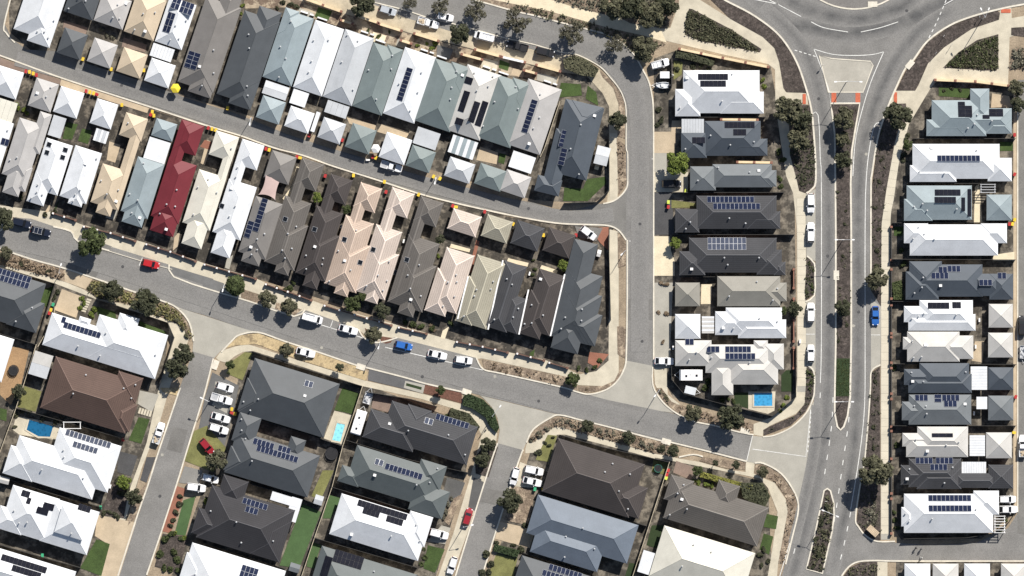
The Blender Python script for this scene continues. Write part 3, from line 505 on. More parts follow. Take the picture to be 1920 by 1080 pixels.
vent2_b = MB(); vent2_b.box(-.35,.35,-.3,.3,-.2,.35)
vent2_me = vent2_b.mesh('roof_unit', M_white)
hw_b = MB(); hw_b.box(-.5,.5,-.95,.95,0,.06)
sk = MB(); sk.box(-.62,.62,-.58,.58,-.3,.10,0); sk.face([(-.56,-.52,.105),(.56,-.52,.105),(.56,.52,.105),(-.56,.52,.105)],1)
skm = sk.mesh('skylight_or_well',[M_steel,M_glassd])  # dark glass skylight; also stands in for sunken light wells
BLD = []
def house(th, colr, rects, label, ze=2.5, pan=(), pat=(), vents=3, wells=(), par=(), name='house', cat='house', group=None, wall=None, over=.45, upper=(), flat=False):
    """rects: (ax,ay,cx,cy) opposite corners in pixels of eave lines; rotated th degrees; hip blocks that run into one another"""
    u, v = uv_frame(th); rs = []
    A0 = Vector(rects[0][:2]); C0 = Vector(rects[0][2:4]); ctr = (A0+C0)/2
    root = empty(name, P(ctr.x, ctr.y, ze).xy.to_3d(), R(-th)); tag(root, label, cat, group)
    cx, cy = root.location.x, root.location.y
    ca, sa = math.cos(R(th)), math.sin(R(th))
    def loc(px, py, z):
        p = P(px, py, z); dx, dy = p.x-cx, p.y-cy
        return (dx*ca - dy*sa, dx*sa + dy*ca)            # rotate by +th
    zr = [ze]*len(rects) + [uz for uz in (x[4] for x in upper)]
    for i, rc in enumerate(list(rects)+[x[:4] for x in upper]):
        z = zr[i]; a = loc(rc[0], rc[1], z); c = loc(rc[2], rc[3], z); e = .11+.012*i
        x0, x1 = sorted((a[0], c[0])); y0, y1 = sorted((a[1], c[1]))
        rs.append((x0+e, x1-e, y0+e, y1-e, z+.011*i))
    rb_, cb, wb = MB(), MB(), MB()
    def hip(x0, x1, y0, y1, z):
        hw = min(x1-x0, y1-y0)/2; h = hw*PITCH; zb = z-.18
        if x1-x0 >= y1-y0: r0, r1 = (x0+hw, (y0+y1)/2, z+h), (x1-hw, (y0+y1)/2, z+h)
        else: r0, r1 = ((x0+x1)/2, y0+hw, z+h), ((x0+x1)/2, y1-hw, z+h)
        a, b, c, d = (x0,y0,z),(x1,y0,z),(x1,y1,z),(x0,y1,z)
        sl = math.sqrt(1+PITCH*PITCH)
        def F(pts, ax):
            vv = []
            for p in pts:
                if ax == 's': vv.append((p[0], (p[1]-y0)*sl))
                elif ax == 'n': vv.append((p[0], (y1-p[1])*sl))
                elif ax == 'w': vv.append((p[1], (p[0]-x0)*sl))
                else: vv.append((p[1], (x1-p[0])*sl))
            rb_.face(pts, 0, vv)
        if x1-x0 >= y1-y0:
            F([a,b,r1,r0],'s'); F([b,c,r1],'e'); F([c,d,r0,r1],'n'); F([d,a,r0],'w'); hips = ((a,r0),(d,r0),(b,r1),(c,r1))
        else:
            F([a,b,r0],'s'); F([b,c,r1,r0],'e'); F([c,d,r1],'n'); F([d,a,r0,r1],'w'); hips = ((a,r0),(b,r0),(c,r1),(d,r1))
        lo = [(p[0],p[1],zb) for p in (a,b,c,d)]; hi = [a,b,c,d]
        for i in range(4):
            j = (i+1) % 4; rb_.face([lo[i],lo[j],hi[j],hi[i]], 1)
        rb_.face(lo[::-1], 1)
        wd = .15 if colr in TILED else .10
        for p, q in hips + ((r0, r1),):
            p, q = Vector(p), Vector(q); d = q-p
            if d.length < .3: continue
            sd_ = Vector((-d.y, d.x, 0)).normalized()*wd; up = Vector((0,0,.05)); dn = Vector((0,0,-.07))
            cb.face([p+sd_+dn, p+up, q+up, q+sd_+dn]); cb.face([p+up, p-sd_+dn, q-sd_+dn, q+up])
    for x0, x1, y0, y1, z in rs:
        hip(x0, x1, y0, y1, z)
        o = min(over, (x1-x0)/4, (y1-y0)/4)
        wb.box(x0+o, x1-o, y0+o, y1-o, 0, z-.1)
    def height(x, y):
        best = 0, (0, 0)
        for x0, x1, y0, y1, z in rs:
            dd = ((x-x0, (PITCH, 0)), (x1-x, (-PITCH, 0)), (y-y0, (0, PITCH)), (y1-y, (0, -PITCH)))
            dm = min(dd, key=lambda t: t[0])
            if dm[0] >= 0 and z+PITCH*dm[0] > best[0]: best = z+PITCH*dm[0], dm[1]
        return best
    roof = rb_.build('roof', [roofmat(colr), capmat(colr)], root)
    cb.build('ridge_cap', capmat(colr), roof)
    wb.build('wall', wall or random.choice((M_wall, M_brickwall, M_wall)), root)
    used = []
    for pn in pan:
        px, py, nc, nr = pn[:4]; kind = pn[4] if len(pn) > 4 else 'b'; land = len(pn) > 5 and pn[5] == 'L'
        x, y = loc(px, py, ze+1); z, (gx, gy) = height(x, y)
        if z == 0: continue
        xa = Vector((1, 0, gx)).normalized(); nz = Vector((-gx, -gy, 1)).normalized(); ya = nz.cross(xa)
        rot = Matrix((xa, ya, nz)).transposed().to_euler()
        wx, wy = ((1.64, 1.0) if land else (1.0, 1.61))
        for i in range(nc):
            for j in range(nr):
                ox = (i-(nc-1)/2)*wx; oy = (j-(nr-1)/2)*wy; p = Vector((x, y, z+.10)) + xa*ox + ya*oy
                obj('solar_panel', panel_mesh(kind, land), root, p, rot)
                used.append((p.x, p.y))
    for px, py in wells:
        x, y = loc(px, py, ze+1); z, (gx, gy) = height(x, y); xa = Vector((1, 0, gx)).normalized(); nz = Vector((-gx, -gy, 1)).normalized()
        obj('skylight_or_well', skm, root, (x, y, z), Matrix((xa, nz.cross(xa), nz)).transposed().to_euler()); used.append((x, y))
    for ax, ay, bx, by in par:
        a = Vector(loc(ax, ay, ze)); c = Vector(loc(bx, by, ze)); d = (c-a); n_ = Vector((-d.y, d.x)).normalized()*.17; b = MB()
        b.prism([tuple(a+n_), tuple(a-n_), tuple(c-n_), tuple(c+n_)], 0, ze+.38); b.build('parapet', M_white, root)
    k = 0; tries = 0
    while k < vents and tries < 40:
        tries += 1; x0, x1, y0, y1, z = random.choice(rs[:2])
        x = random.uniform(x0+.8, x1-.8); y = random.uniform(y0+.8, y1-.8)
        if any(abs(x-a) < 1.2 and abs(y-b_) < 1.4 for a, b_ in used): continue
        used.append((x, y)); hz = height(x, y)[0]
        if k == 3 and random.random() < .5: obj('roof_unit', vent2_me, root, (x, y, hz))
        else: obj('vent_pipe', vent_me, root, (x, y, hz-.1))
        k += 1
    for pt in pat:                                  # lean-to roofs: flat sheets on posts
        ax, ay, bx, by, col2 = pt[:5]; ns = pt[5] if len(pt) > 5 else 1; alt = pt[6] if len(pt) > 6 else None; along = pt[7] if len(pt) > 7 else 'x'
        zt = ze-.25-.02*pat.index(pt); a = loc(ax, ay, zt); c = loc(bx, by, zt); x0, x1 = sorted((a[0], c[0])); y0, y1 = sorted((a[1], c[1]))
        pr = MB()
        for xx in (x0+.1, x1-.1):
            for yy in (y0+.1, y1-.1): pr.box(xx-.05, xx+.05, yy-.05, yy+.05, 0, zt-.06)
        pr.box(x0, x1, y0+.02, y0+.08, zt-.14, zt-.035); pr.box(x0, x1, y1-.08, y1-.02, zt-.14, zt-.035)
        pt_o = pr.build('patio_frame', M_steel, root)
        for i in range(ns):
            s = MB(); f0, f1 = i/ns, (i+1)/ns; g_ = .015 if ns > 1 else 0; dz = .012*(i % 2)
            if along == 'x': s.box(x0+(x1-x0)*f0+g_, x0+(x1-x0)*f1-g_, y0, y1, zt-.03+dz, zt+.03+dz)
            else: s.box(x0, x1, y0+(y1-y0)*f0+g_, y0+(y1-y0)*f1-g_, zt-.03+dz, zt+.03+dz)
            cc = alt if (alt and i % 2) else col2
            if cc is not None: s.build('roof_sheet', roofmat(cc) if cc in ROOF else MATS[cc], pt_o)
    BLD.append((ctr.x, ctr.y, label, max(abs(C0.x-A0.x), abs(C0.y-A0.y))/2))
    return root
ORD = 'first second third fourth fifth sixth seventh eighth ninth tenth eleventh twelfth thirteenth fourteenth fifteenth sixteenth seventeenth eighteenth nineteenth twentieth'.split()
NAMEC = dict(white='white', cream='cream white', lgrey='light grey', wgrey='warm grey', bluegrey='blue grey', greengrey='green grey', slate='dark slate', navy='dark blue', taupe='taupe', taupemetal='taupe', ttile='dark taupe tiled', dbrown='blackish brown tiled', charcoal='charcoal tiled', black='black tiled', brown='brown tiled', pink='pink tiled', pink2='pale pink tiled', beige='beige', olive='olive beige tiled', red='dark red', steel='steel blue', lslate='mid grey', dgreen='dark green grey', offwhite='off white')
# --- top terrace row
TT = 18.5
def trow(n, c, rects, gar=None, pan=(), pat=(), gc=None, vents=4, th=TT):
    if n in (2, 4, 6, 9):                        # a projecting front room with its own small hip
        (ux, uy), (vx, vy) = uv_frame(th); ax, ay, bx, by = rects[0]; wd = (bx-ax)*ux + (by-ay)*uy; f0, f1 = (.44, 1.0) if n != 9 else (.0, .5)
        rects = rects + [(ax+ux*wd*f0-vx*4, ay+uy*wd*f0-vy*4, ax+ux*wd*f1+vx*52, ay+uy*wd*f1+vy*52)]
    ux_, uy_ = uv_frame(th)[0]; vx_, vy_ = uv_frame(th)[1]; a0 = rects[0]; par = []
    if n < 10: par = [(a0[0]+ux_*t0-vx_*5, a0[1]+uy_*t0-vy_*5, a0[0]+ux_*t1-vx_*5, a0[1]+uy_*t1-vy_*5) for t0, t1 in (((3,22),) if n % 2 == 0 else ((30,44),(48,56)))]
    house(th, c, rects, f"{NAMEC[c]} roofed terrace house in the top row, {ORD[n-1]} from the dark blue corner house", 2.4, pan, pat, vents, (), par, 'terrace_house', 'house', 'top terrace row')
    if gar: house(th, gc or c, [gar], f"{NAMEC[gc or c]} pyramid roofed garage on the lane behind the {ORD[n-1]} top row house", 2.4, (), (), 0, (), (), 'garage', 'garage', 'pyramid roofed garages along the rear lane', over=.3)
trow(1,'wgrey',[(990,146,1013,292)],(950,316,984,373),[(993,218,1,8,'b','L')],[(963,282,995,326,'white')],'wgrey')
trow(2,'greengrey',[(931,138,957,279)],(901,304,938,361))
trow(3,'offwhite',[(876,119,900,265)],(844,292,880,346),[(879,151,2,1,'k'),(870,190,1,5,'k','L'),(861,228,2,1,'k'),(889,210,1,5,'k','L'),(903,213,1,6,'k','L')],[(850,252,886,300,'white',7,'bluegrey')],'lgrey')
trow(4,'greengrey',[(815,108,844,249)],(773,270,805,326),(),[(784,237,816,282,'lgrey')])
trow(5,'white',[(759,87,777,233)],(725,246,758,311),[(759,158,1,8,'b','L')])
trow(6,'greengrey',[(700,78,716,218)],(661,229,692,291))
trow(7,'lgrey',[(647,53,660,200)],(607,218,637,272),(),[(615,187,648,223,'lgrey',4)])
trow(8,'white',[(591,36,604,182)],(545,197,578,252),(),[(551,166,571,202,'white'),(594,209,589,248,'white')])
trow(9,'bluegrey',[(534,16,547,163)],(493,177,523,235),(),[(499,150,535,189,'lgrey',2,'white','y')])
trow(10,'slate',[(458,18,473,199),(446,137,470,208),(486,9,508,90)])
trow(11,'taupe',[(386,-8,400,176),(370,114,395,186),(419,-23,432,65)],None,[(361,113,2,4,'b','L')])
trow(12,'white',[(318,-8,341,95)],(284,107,316,167),[(330,6,2,2,'b'),(350,15,3,2,'b'),(317,42,2,3,'b')],[(288,80,320,117,'white',7,None),(290,82,316,114,'white')][:1])
trow(13,'beige',[(257,-18,288,78)],(232,87,263,149))
trow(14,'wgrey',[(193,-17,230,57)],(177,69,207,130))
trow(15,'slate',[(137,-36,174,40)],(121,50,150,114))
trow(16,'white',[(59,-49,97,79),(65,29,93,91)])
house(14,'navy',[(1060,184,1100,340),(1072,186,1120,252),(1042,239,1047,365),(1008,326,1048,370)],'dark blue metal roofed corner house at the end of the top terrace row',2.6,[(1056,260,1,4,'b','L'),(1055,294,1,4,'b','L')],[(1121,272,1137,312,'lgrey',2,'white','y')],4,name='corner_house')
# --- middle terrace row
TM = 17.5
def mrow(n, c, rects, gar=None, pan=(), pat=(), gc=None, vents=5, th=TM, wells=(), par=()):
    if 5 <= n <= 9:                              # the side wall steps outward partway along, breaking the eaves line
        (ux, uy), (vx, vy) = uv_frame(th); ax, ay, bx, by = rects[0]
        rects = [(ax, ay, bx-ux*7, by-uy*7), (ax+vx*42, ay+vy*42, bx, by)] + rects[1:]
    house(th, c, rects, f"{NAMEC[c]} roofed house in the middle row, {ORD[n-1]} from the dark slate corner house", 2.6, pan, pat, vents, wells, par, 'terrace_house', 'house', 'middle terrace row')
    if gar: house(th, gc or c, [gar], f"{NAMEC[gc or c]} pyramid roofed garage on the lane behind the {ORD[n-1]} middle row house", 2.4, (), (), 0, (), (), 'garage', 'garage', 'pyramid roofed garages of the middle row', over=.3)
mrow(1,'dbrown',[(1011,502,1030,631),(995,542,1012,638)],(1030,425,1067,486),par=[(1059,514,1032,630),(991,543,973,627)])
mrow(2,'charcoal',[(946,487,950,625),(954,549,970,628)],(970,411,1008,473),gc='charcoal',par=[(943,488,915,618)])
mrow(3,'olive',[(895,476,912,619),(879,516,885,612)],(914,400,950,458),par=[(878,518,858,598)])
mrow(4,'pink2',[(837,462,856,590),(820,501,835,595)],(850,389,892,446))
mrow(5,'ttile',[(766,438,792,587),(789,366,750,569),(789,366,818,428),(762,529,775,597)],wells=[(763,487)])
mrow(6,'pink2',[(705,419,722,564),(735,349,697,552),(735,349,764,411),(701,506,708,572)],wells=[(700,468),(739,510)])
mrow(7,'pink',[(648,402,668,551),(676,342,639,540),(676,340,703,401),(643,492,652,559)],wells=[(646,449),(675,492)])
mrow(8,'dbrown',[(593,384,611,530),(620,324,586,513),(620,324,648,386),(584,478,595,545)],wells=[(590,430)])
mrow(9,'ttile',[(534,365,552,509),(566,294,528,497),(566,294,593,361),(528,462,541,519)],wells=[(535,411)])
mrow(10,'taupe',[(479,366,499,489),(469,432,486,501)],(510,280,541,348),[(488,403,1,8,'b','L'),(467,430,1,4,'b','L')])
mrow(11,'white',[(429,334,451,452),(454,259,443,371),(454,259,482,321),(412,416,431,486)],None,[(430,309,1,10,'b','L')],wells=[(409,381),(416,386)])
mrow(12,'cream',[(373,316,394,434),(405,243,435,304),(430,255,394,433),(357,399,378,469)])
mrow(13,'red',[(317,293,335,422),(295,383,325,446),(340,222,325,354),(340,222,367,294)])
mrow(14,'bluegrey',[(258,292,277,412),(245,358,266,428)],(293,220,323,267),(),[(281,256,308,308,'white')])
mrow(15,'beige',[(192,305,222,396),(236,209,265,267),(255,218,226,384),(193,351,207,408)])
mrow(16,'white',[(141,271,162,384),(141,333,153,390)],(182,183,208,244),(),[(181,240,198,270,'white',5,'lgrey')])
mrow(17,'white',[(87,257,108,368),(67,319,82,388)],(114,160,144,224),(),[(101,215,113,260,'lgrey')],wells=[(92,271),(88,286),(122,281),(117,295)])
mrow(18,'wgrey',[(36,219,52,342),(68,144,95,212),(75,207,75,291),(21,303,35,371),(43,308,48,362)])
mrow(19,'white',[(-25,215,0,318)],(-5,120,30,188),[(9,266,2,1,'b')],[(-8,181,22,231,'cream',4)])
house(14,'slate',[(1062,500,1099,647),(1053,535,1107,649),(1045,569,1116,651),(1076,446,1094,574),(1046,592,1084,666)],'dark slate roofed corner house at the end of the middle terrace row',2.6,(),(),4,name='corner_house')
# --- column between the side street and the avenue
def mcol(n, c, rects, extra='', gar=None, pan=(), pat=(), gc=None, vents=4):
    house(0, c, rects, f"{NAMEC[c]} roofed house{extra} beside the avenue, {ORD[n-1]} down from the roundabout", 2.7, pan, pat, vents, (), (), 'house', 'house', 'house column between side street and avenue')
    if gar: house(0, gc or c, [gar], f"{NAMEC[gc or c]} pyramid roofed garage behind the {ORD[n-1]} house beside the avenue", 2.5, (), (), 0, (), (), 'garage', 'garage', over=.3)
mcol(1,'white',[(1280,131,1425,213),(1265,166,1314,219),(1350,171,1433,214)],'',None,[(1337,144,7,1,'k'),(1337,157,6,1,'k')])
mcol(2,'navy',[(1320,226,1427,293),(1276,248,1326,297),(1370,259,1440,293)],'',None,[(1387,234,7,1,'k'),(1387,248,3,1,'k'),(1310,263,3,1,'k')],[(1278,223,1320,250,'lgrey',8)])
mcol(3,'lslate',[(1335,307,1448,352),(1293,311,1343,358),(1398,318,1457,351)])
mcol(4,'charcoal',[(1305,366,1457,430),(1265,391,1312,437),(1400,395,1464,430)],' with twin panel rows',None,[(1370,374,11,1,'b'),(1381,387,11,1,'b')])
mcol(5,'charcoal',[(1291,445,1457,512),(1273,470,1323,517),(1418,467,1467,516),(1450,490,1474,517)],'',None,[(1363,457,9,2,'g')])
mcol(6,'taupemetal',[(1344,517,1464,575),(1415,529,1476,566)],'',(1265,529,1313,575))
mcol(7,'white',[(1360,576,1467,628),(1340,583,1400,629),(1383,598,1475,635)],'',(1265,588,1314,636),(),[(1316,593,1339,625,'offwhite',8,'white','y')])
mcol(8,'offwhite',[(1322,645,1450,700),(1265,637,1335,687),(1365,665,1460,722),(1333,680,1376,742),(1412,637,1441,662),(1430,643,1471,694)],' with swimming pool',None,[(1293,641,2,1,'b'),(1337,655,3,1,'b'),(1384,655,6,1,'b'),(1388,668,7,1,'b')])
# --- column across the avenue
def ncol(n, c, rects, extra='', gar=None, pan=(), pat=(), gc=None, vents=4):
    house(0, c, rects, f"{NAMEC[c]} roofed house{extra} across the avenue, {ORD[n-1]} down from the roundabout", 2.7, pan, pat, vents, (), (), 'house', 'house', 'house column across the avenue')
    if gar: house(0, gc or c, [gar], f"{NAMEC[gc or c]} pyramid roofed garage on the back lane behind the {ORD[n-1]} house", 2.5, (), (), 0, (), (), 'garage', 'garage', 'garages along the back lane', over=.3)
ncol(1,'bluegrey',[(1746,187,1850,256),(1790,202,1898,248),(1736,223,1811,256),(1818,165,1856,225),(1848,222,1898,252)],'',None,[(1803,205,1,4,'k','L'),(1816,209,1,3,'k','L'),(1868,211,2,2,'k','L'),(1849,219,1,1,'k','L')])
ncol(2,'white',[(1710,269,1875,336),(1705,309,1794,342),(1851,295,1898,341)],'',None,[(1797,297,10,1,'b')])
ncol(3,'bluegrey',[(1699,347,1823,413),(1694,372,1749,415)],' and garage',(1849,364,1898,414),[(1777,361,6,1,'k'),(1772,375,5,1,'k'),(1806,383,1,2,'k'),(1818,380,1,4,'k')])
ncol(4,'white',[(1705,420,1872,480),(1694,418,1741,457),(1838,418,1889,457)])
ncol(5,'navy',[(1704,495,1843,557),(1704,489,1767,555),(1697,508,1761,563),(1820,512,1880,556),(1854,512,1901,563)],'',None,[(1768,506,2,1,'b'),(1789,504,3,1,'b'),(1762,517,4,1,'b'),(1848,530,3,1,'b'),(1879,517,2,1,'b')])
ncol(6,'white',[(1723,562,1825,615),(1694,573,1760,605),(1702,588,1830,621)],' and garage',(1853,569,1900,615),[(1760,573,5,1,'k'),(1794,572,2,1,'k')],gc='offwhite')
ncol(7,'offwhite',[(1700,621,1800,679),(1692,631,1750,656),(1760,628,1826,674)],'',(1852,623,1900,671))
ncol(8,'navy',[(1723,680,1818,732),(1694,691,1750,723),(1702,700,1823,738)],' and garage',(1852,688,1901,732),(),[(1820,687,1851,731,'white',8,None,'y')],gc='navy')
ncol(9,'lslate',[(1703,739,1822,797),(1690,752,1760,789)],'',(1852,741,1901,789),[(1728,746,3,1,'b'),(1759,747,1,2,'b','L'),(1783,746,4,1,'b'),(1782,757,3,1,'b')],[(1831,744,1851,767,'white')])
ncol(10,'offwhite',[(1719,799,1816,854),(1691,811,1745,838),(1698,815,1816,858)],' with white patio roof',(1848,810,1898,860),[(1767,816,3,1,'k','L')],[(1818,816,1847,855,'white',8,None,'y')])
ncol(11,'charcoal',[(1703,859,1803,914),(1688,871,1750,910),(1718,875,1803,918),(1790,886,1870,916),(1852,870,1901,917)],'',None,[(1733,864,4,1,'b'),(1771,864,4,1,'b'),(1760,876,4,1,'b')],[(1803,866,1849,888,'white',10)])
ncol(12,'white',[(1694,925,1863,1000),(1689,950,1720,988),(1824,919,1874,966)],' with two panel rows',None,[(1781,934,10,1,'b'),(1781,953,10,1,'b')])
for i, x in enumerate((1695,1748,1807,1876)):
    house(0,'white' if i % 2 == 0 else 'offwhite',[(x,1056,x+50,1106)],('white','off white','second white','second off white')[i]+' pyramid roof below the cross street, '+ORD[i]+' from the avenue',2.5,(),(),0,(),(),'garage','garage','small roofs below the cross street')
# --- detached houses of the lower half
TB = 17.0
def det(c, rects, label, **k):
    k.setdefault('vents', 4); return house(TB, c, rects, label, k.pop('ze', 3.1), k.pop('pan', ()), k.pop('pat', ()), k.pop('vents'), name='house', cat='house', **k)
det('slate',[(-49,490,60,622),(28,551,68,626)],'slate roofed house with two panel rows by the western end of the diagonal street',pan=[(25,522,8,2,'b')])
det('white',[(97,585,291,712),(186,588,291,712),(224,585,250,640),(149,591,168,614)],'big white roofed corner house with nine panels by the western side street',pan=[(119,600,1,1,'b'),(154,619,9,1,'b')])
det('brown',[(104,667,235,814),(222,694,255,758),(215,745,243,812)],'brown tiled hip roofed house beside the western side street',pat=[(66,657,87,711,'lgrey',2,'offwhite','y')],vents=5)
det('white',[(36,815,173,938),(111,800,202,925),(20,833,60,905)],'white roofed house with seventeen panels beside the dark blue pool',pan=[(165,823,11,1,'g'),(160,839,6,1,'g')])
det('white',[(24,908,88,1018),(98,932,163,1042),(0,946,40,1005)],'white two-storey house with scattered dark panels above its front lawn',pan=[(48,926,2,1,'k'),(54,939,1,1,'k'),(92,950,3,1,'k'),(80,958,3,1,'k'),(158,953,3,1,'k')],upper=[(116,946,155,1015,5.0)])
det('white',[(-30,1018,120,1150)],'white roof with two long black panel rows at the lower western corner',pan=[(45,1057,11,1,'k'),(50,1072,7,1,'k')],vents=2)
det('white',[(-40,615,3,718)],'white roof west of the garden with the black trampoline',vents=1)
det('slate',[(477,670,607,822),(463,707,493,785)],'dark slate house with two solar heater panels above the pale blue pool',pan=[(579,720,2,1,'g')])
det('slate',[(444,806,577,934),(449,771,475,839),(545,816,564,863),(432,834,470,898)],'slate grey house with four stepped rows of white framed panels',pan=[(501,822,4,1,'b'),(494,832,5,1,'b'),(520,851,10,1,'b'),(533,843,3,1,'b')])
det('black',[(397,908,524,1056),(419,888,453,951),(372,950,414,1017),(491,960,524,1056)],'black tiled house with blue panels and a white patio roof',pan=[(490,934,9,1,'b'),(478,945,6,1,'b'),(472,957,3,1,'b')],pat=[(511,921,556,952,'white'),(548,931,554,980,'white')])
det('white',[(360,1016,508,1166),(350,1034,385,1110)],'white roof with eight blue panels below the black tiled house',pan=[(467,1074,4,2,'b')],vents=2)
det('charcoal',[(734.5,750,875,873),(695,765,774,849),(765,756,796,818)],'charcoal tiled house between the white caravan and the clipped hedge',pan=[(848,790,8,1,'b'),(804,790,2,1,'g')])
det('dgreen',[(669,833,811,955),(789,859,825,922),(780,902,829,975),(641,870,672,915)],'green grey roofed house with one long blue panel row below the caravan house',pan=[(757,884,9,1,'b'),(711,867,2,1,'g')])
det('white',[(640,924,784,1053),(769,956,796,1027)],'white roofed house with black panels beside the white street cars',pan=[(717,956,12,1,'k'),(696,961,4,1,'k'),(740,976,4,1,'k')])
det('dgreen',[(603,1022,758,1163)],'green grey roof with black panels at the lower photo edge',pan=[(653,1049,7,2,'k'),(612,1062,2,3,'k')],vents=2)
det('dbrown',[(1046,820,1179,972),(1149,894,1198,974),(1042,866,1073,938)],'large blackish brown tiled house at the central side street corner',vents=5)
det('steel',[(1008,926,1176,1058),(1011,974,1120,1074)],'steel blue metal roofed house beside the tan driveway')
det('slate',[(978,1040,1095,1170)],'slate roof with two short panel rows below the steel blue house',pan=[(1060,1072,8,1,'b'),(1040,1080,6,1,'b')],vents=1)
det('ttile',[(1265,897,1420,1026),(1258,888,1288,950),(1347,898,1375,959),(1380,935,1424,1010)],'taupe tiled corner house with three hipped wings by the avenue junction',vents=5)
det('cream',[(1245,984,1388,1133)],'plain cream white roof below the taupe tiled corner house',pat=[(1207,1031,1216,1078,'white')],vents=3)

# ------------------------------------------------------------------ fences and walls
def near(px, py):
    return min(BLD, key=lambda b: math.hypot(b[0]-px, b[1]-py))[2]
def fence(pts, label, m=M_fence, h=1.8):
    q = [P(*p) for p in pts]; root = empty('fence', q[0]); tag(root, label, 'fence')
    for a, c in zip(q, q[1:]):
        d = c-a; L = d.length; n = max(1, round(L/7.2)); ang = math.atan2(d.y, d.x)
        for i in range(n):
            b = MB(); s = L/n
            b.box(.02, s-.02, -.03, .03, 0.03, h); b.box(0, s, -.05, .05, h, h+.05)
            b.build('fence_panel', m, root, a + d*(i/n) - q[0], (0,0,ang))
            b = MB(); b.box(-.06,.06,-.06,.06,0,h+.08); b.build('post', m, root, a + d*(i/n) - q[0], (0,0,ang))
    return root
def gwall(pts, label, h=1.7, pm=None, brick=None, th=.3, pier=True, step=26, cap=None):
    q = [P(*p) for p in pts]; root = empty('garden_wall', q[0]); tag(root, label, 'wall')
    pm = pm or M_cream
    for a, c in zip(q, q[1:]):
        d = c-a; L = d.length; ang = math.atan2(d.y, d.x); n = max(1, round(L*8/step))
        for i in range(n):
            b = MB(); s = L/n; b.box(.2, s-.2, -th/2, th/2, 0, h)
            b.build('wall_panel', pm, root, a+d*(i/n)-q[0], (0,0,ang))
            if pier or i == 0:
                b = MB(); b.box(-.28,.28,-.28,.28,0,h+.15); o = b.build('pier', brick or M_brick, root, a+d*(i/n)-q[0], (0,0,ang))
                if cap:
                    b = MB(); b.box(-.2,.2,-.2,.2,h+.15,h+.3); b.build('pier_cap', cap, o)
    b = MB(); b.box(-.28,.28,-.28,.28,0,h+.15); b.build('pier', brick or M_brick, root, q[-1]-q[0], (0,0,ang))
for pts, lb in (([(0,500),(104,532),(69,645)],'dark steel fence wrapping the slate roofed house by the dry verge'),([(0,625),(69,646)],'dark fence between the slate house and the trampoline garden'),([(181,560),(315,605),(327,633),(300,719)],'dark fence round the lawn of the big white corner house'),
    ([(31,765),(117,789),(235,823)],'dark fence between the brown tiled house and the pool'),([(0,893),(98,925),(192,951)],'dark fence between the two white western houses'),([(0,1021),(100,1050),(152,1064)],'dark fence below the white two-storey house'),
    ([(474,659),(560,688),(680,724)],'dark fence along the footpath by the dark slate house'),([(492,788),(570,812),(643,836)],'dark fence between the two slate houses'),([(470,907),(576,938),(603,948)],'dark fence above the black tiled house'),
    ([(650,825),(770,862),(878,886)],'dark fence between caravan house and green grey house'),([(623,913),(700,936),(767,957)],'dark fence above the white house with black panels'),([(590,1008),(680,1034),(783,1064)],'dark fence below the white house with black panels'),([(380,1017),(450,1040),(535,1066)],'dark fence below the black tiled house'),
    ([(981,1036),(1060,1062),(1120,1082)],'dark fence below the steel blue house'),([(1008,924),(1085,948),(1213,986)],'dark fence between the brown and steel blue houses'),([(690,735),(770,748),(820,762)],'dark fence along the hedge side of the caravan house'),([(1050,815),(1130,838),(1255,866)],'dark fence behind the winding footpath'),
    ([(1259,687),(1259,711),(1282,738),(1365,760),(1448,780),(1492,744),(1492,652)],'dark fence wrapping the yard with the caravan and pool'),([(1262,220),(1435,220)],'dark fence below the first house beside the avenue'),([(1259,302),(1290,302)],'short dark fence by the bright green tree'),([(1262,361),(1470,361)],'dark fence below the mid grey house beside the avenue'),([(1262,440),(1490,440)],'dark fence between the two charcoal tiled houses'),([(1275,519),(1340,519)],'dark fence behind the taupe garage'),
    ([(1712,260),(1904,260)],'dark fence below the roundabout house'),([(1700,344),(1838,344)],'dark fence below the white house with ten panels'),([(1674,418),(1890,417)],'dark fence above the long white roof'),([(1672,486),(1904,487)],'dark fence below the long white roof'),([(1672,565),(1720,565)],'dark fence below the dark blue house across the avenue'),([(1676,682),(1905,683)],'dark fence above the dark blue house with white patio'),([(1674,798),(1905,798)],'dark fence below the mid grey house across the avenue'),
    ([(1694,1010),(1715,1009),(1810,1008),(1860,1000),(1890,980),(1902,962)],'dark curved fence round the last white house across the avenue'),([(1058,381),(1118,379),(1142,357),(1142,260)],'dark fence round the lawn of the dark blue corner house'),([(1145,600),(1141,440)],'dark fence beside the dark slate corner house'),([(1259,108),(1259,165)],'dark fence beside the white trailer')):
    fence(pts, lb)
for pts, lb in (([(69,646),(46,719),(31,765),(0,850)],'cream steel fence running down past the brown tiled house lawn'),([(680,724),(662,780),(643,836)],'cream fence between the pale pool and the caravan'),([(643,836),(623,913),(590,1008),(566,1080)],'long cream fence behind the black tiled house'),([(1255,866),(1221,972),(1186,1080)],'cream fence between the brown and taupe tiled houses'),([(104,575),(100,600),(72,650)],'cream fence beside the tan driveway'),([(1013,294),(1020,280),(1050,190)],'cream fence beside the dark blue corner house')):
    fence(pts, lb, M_fencec)
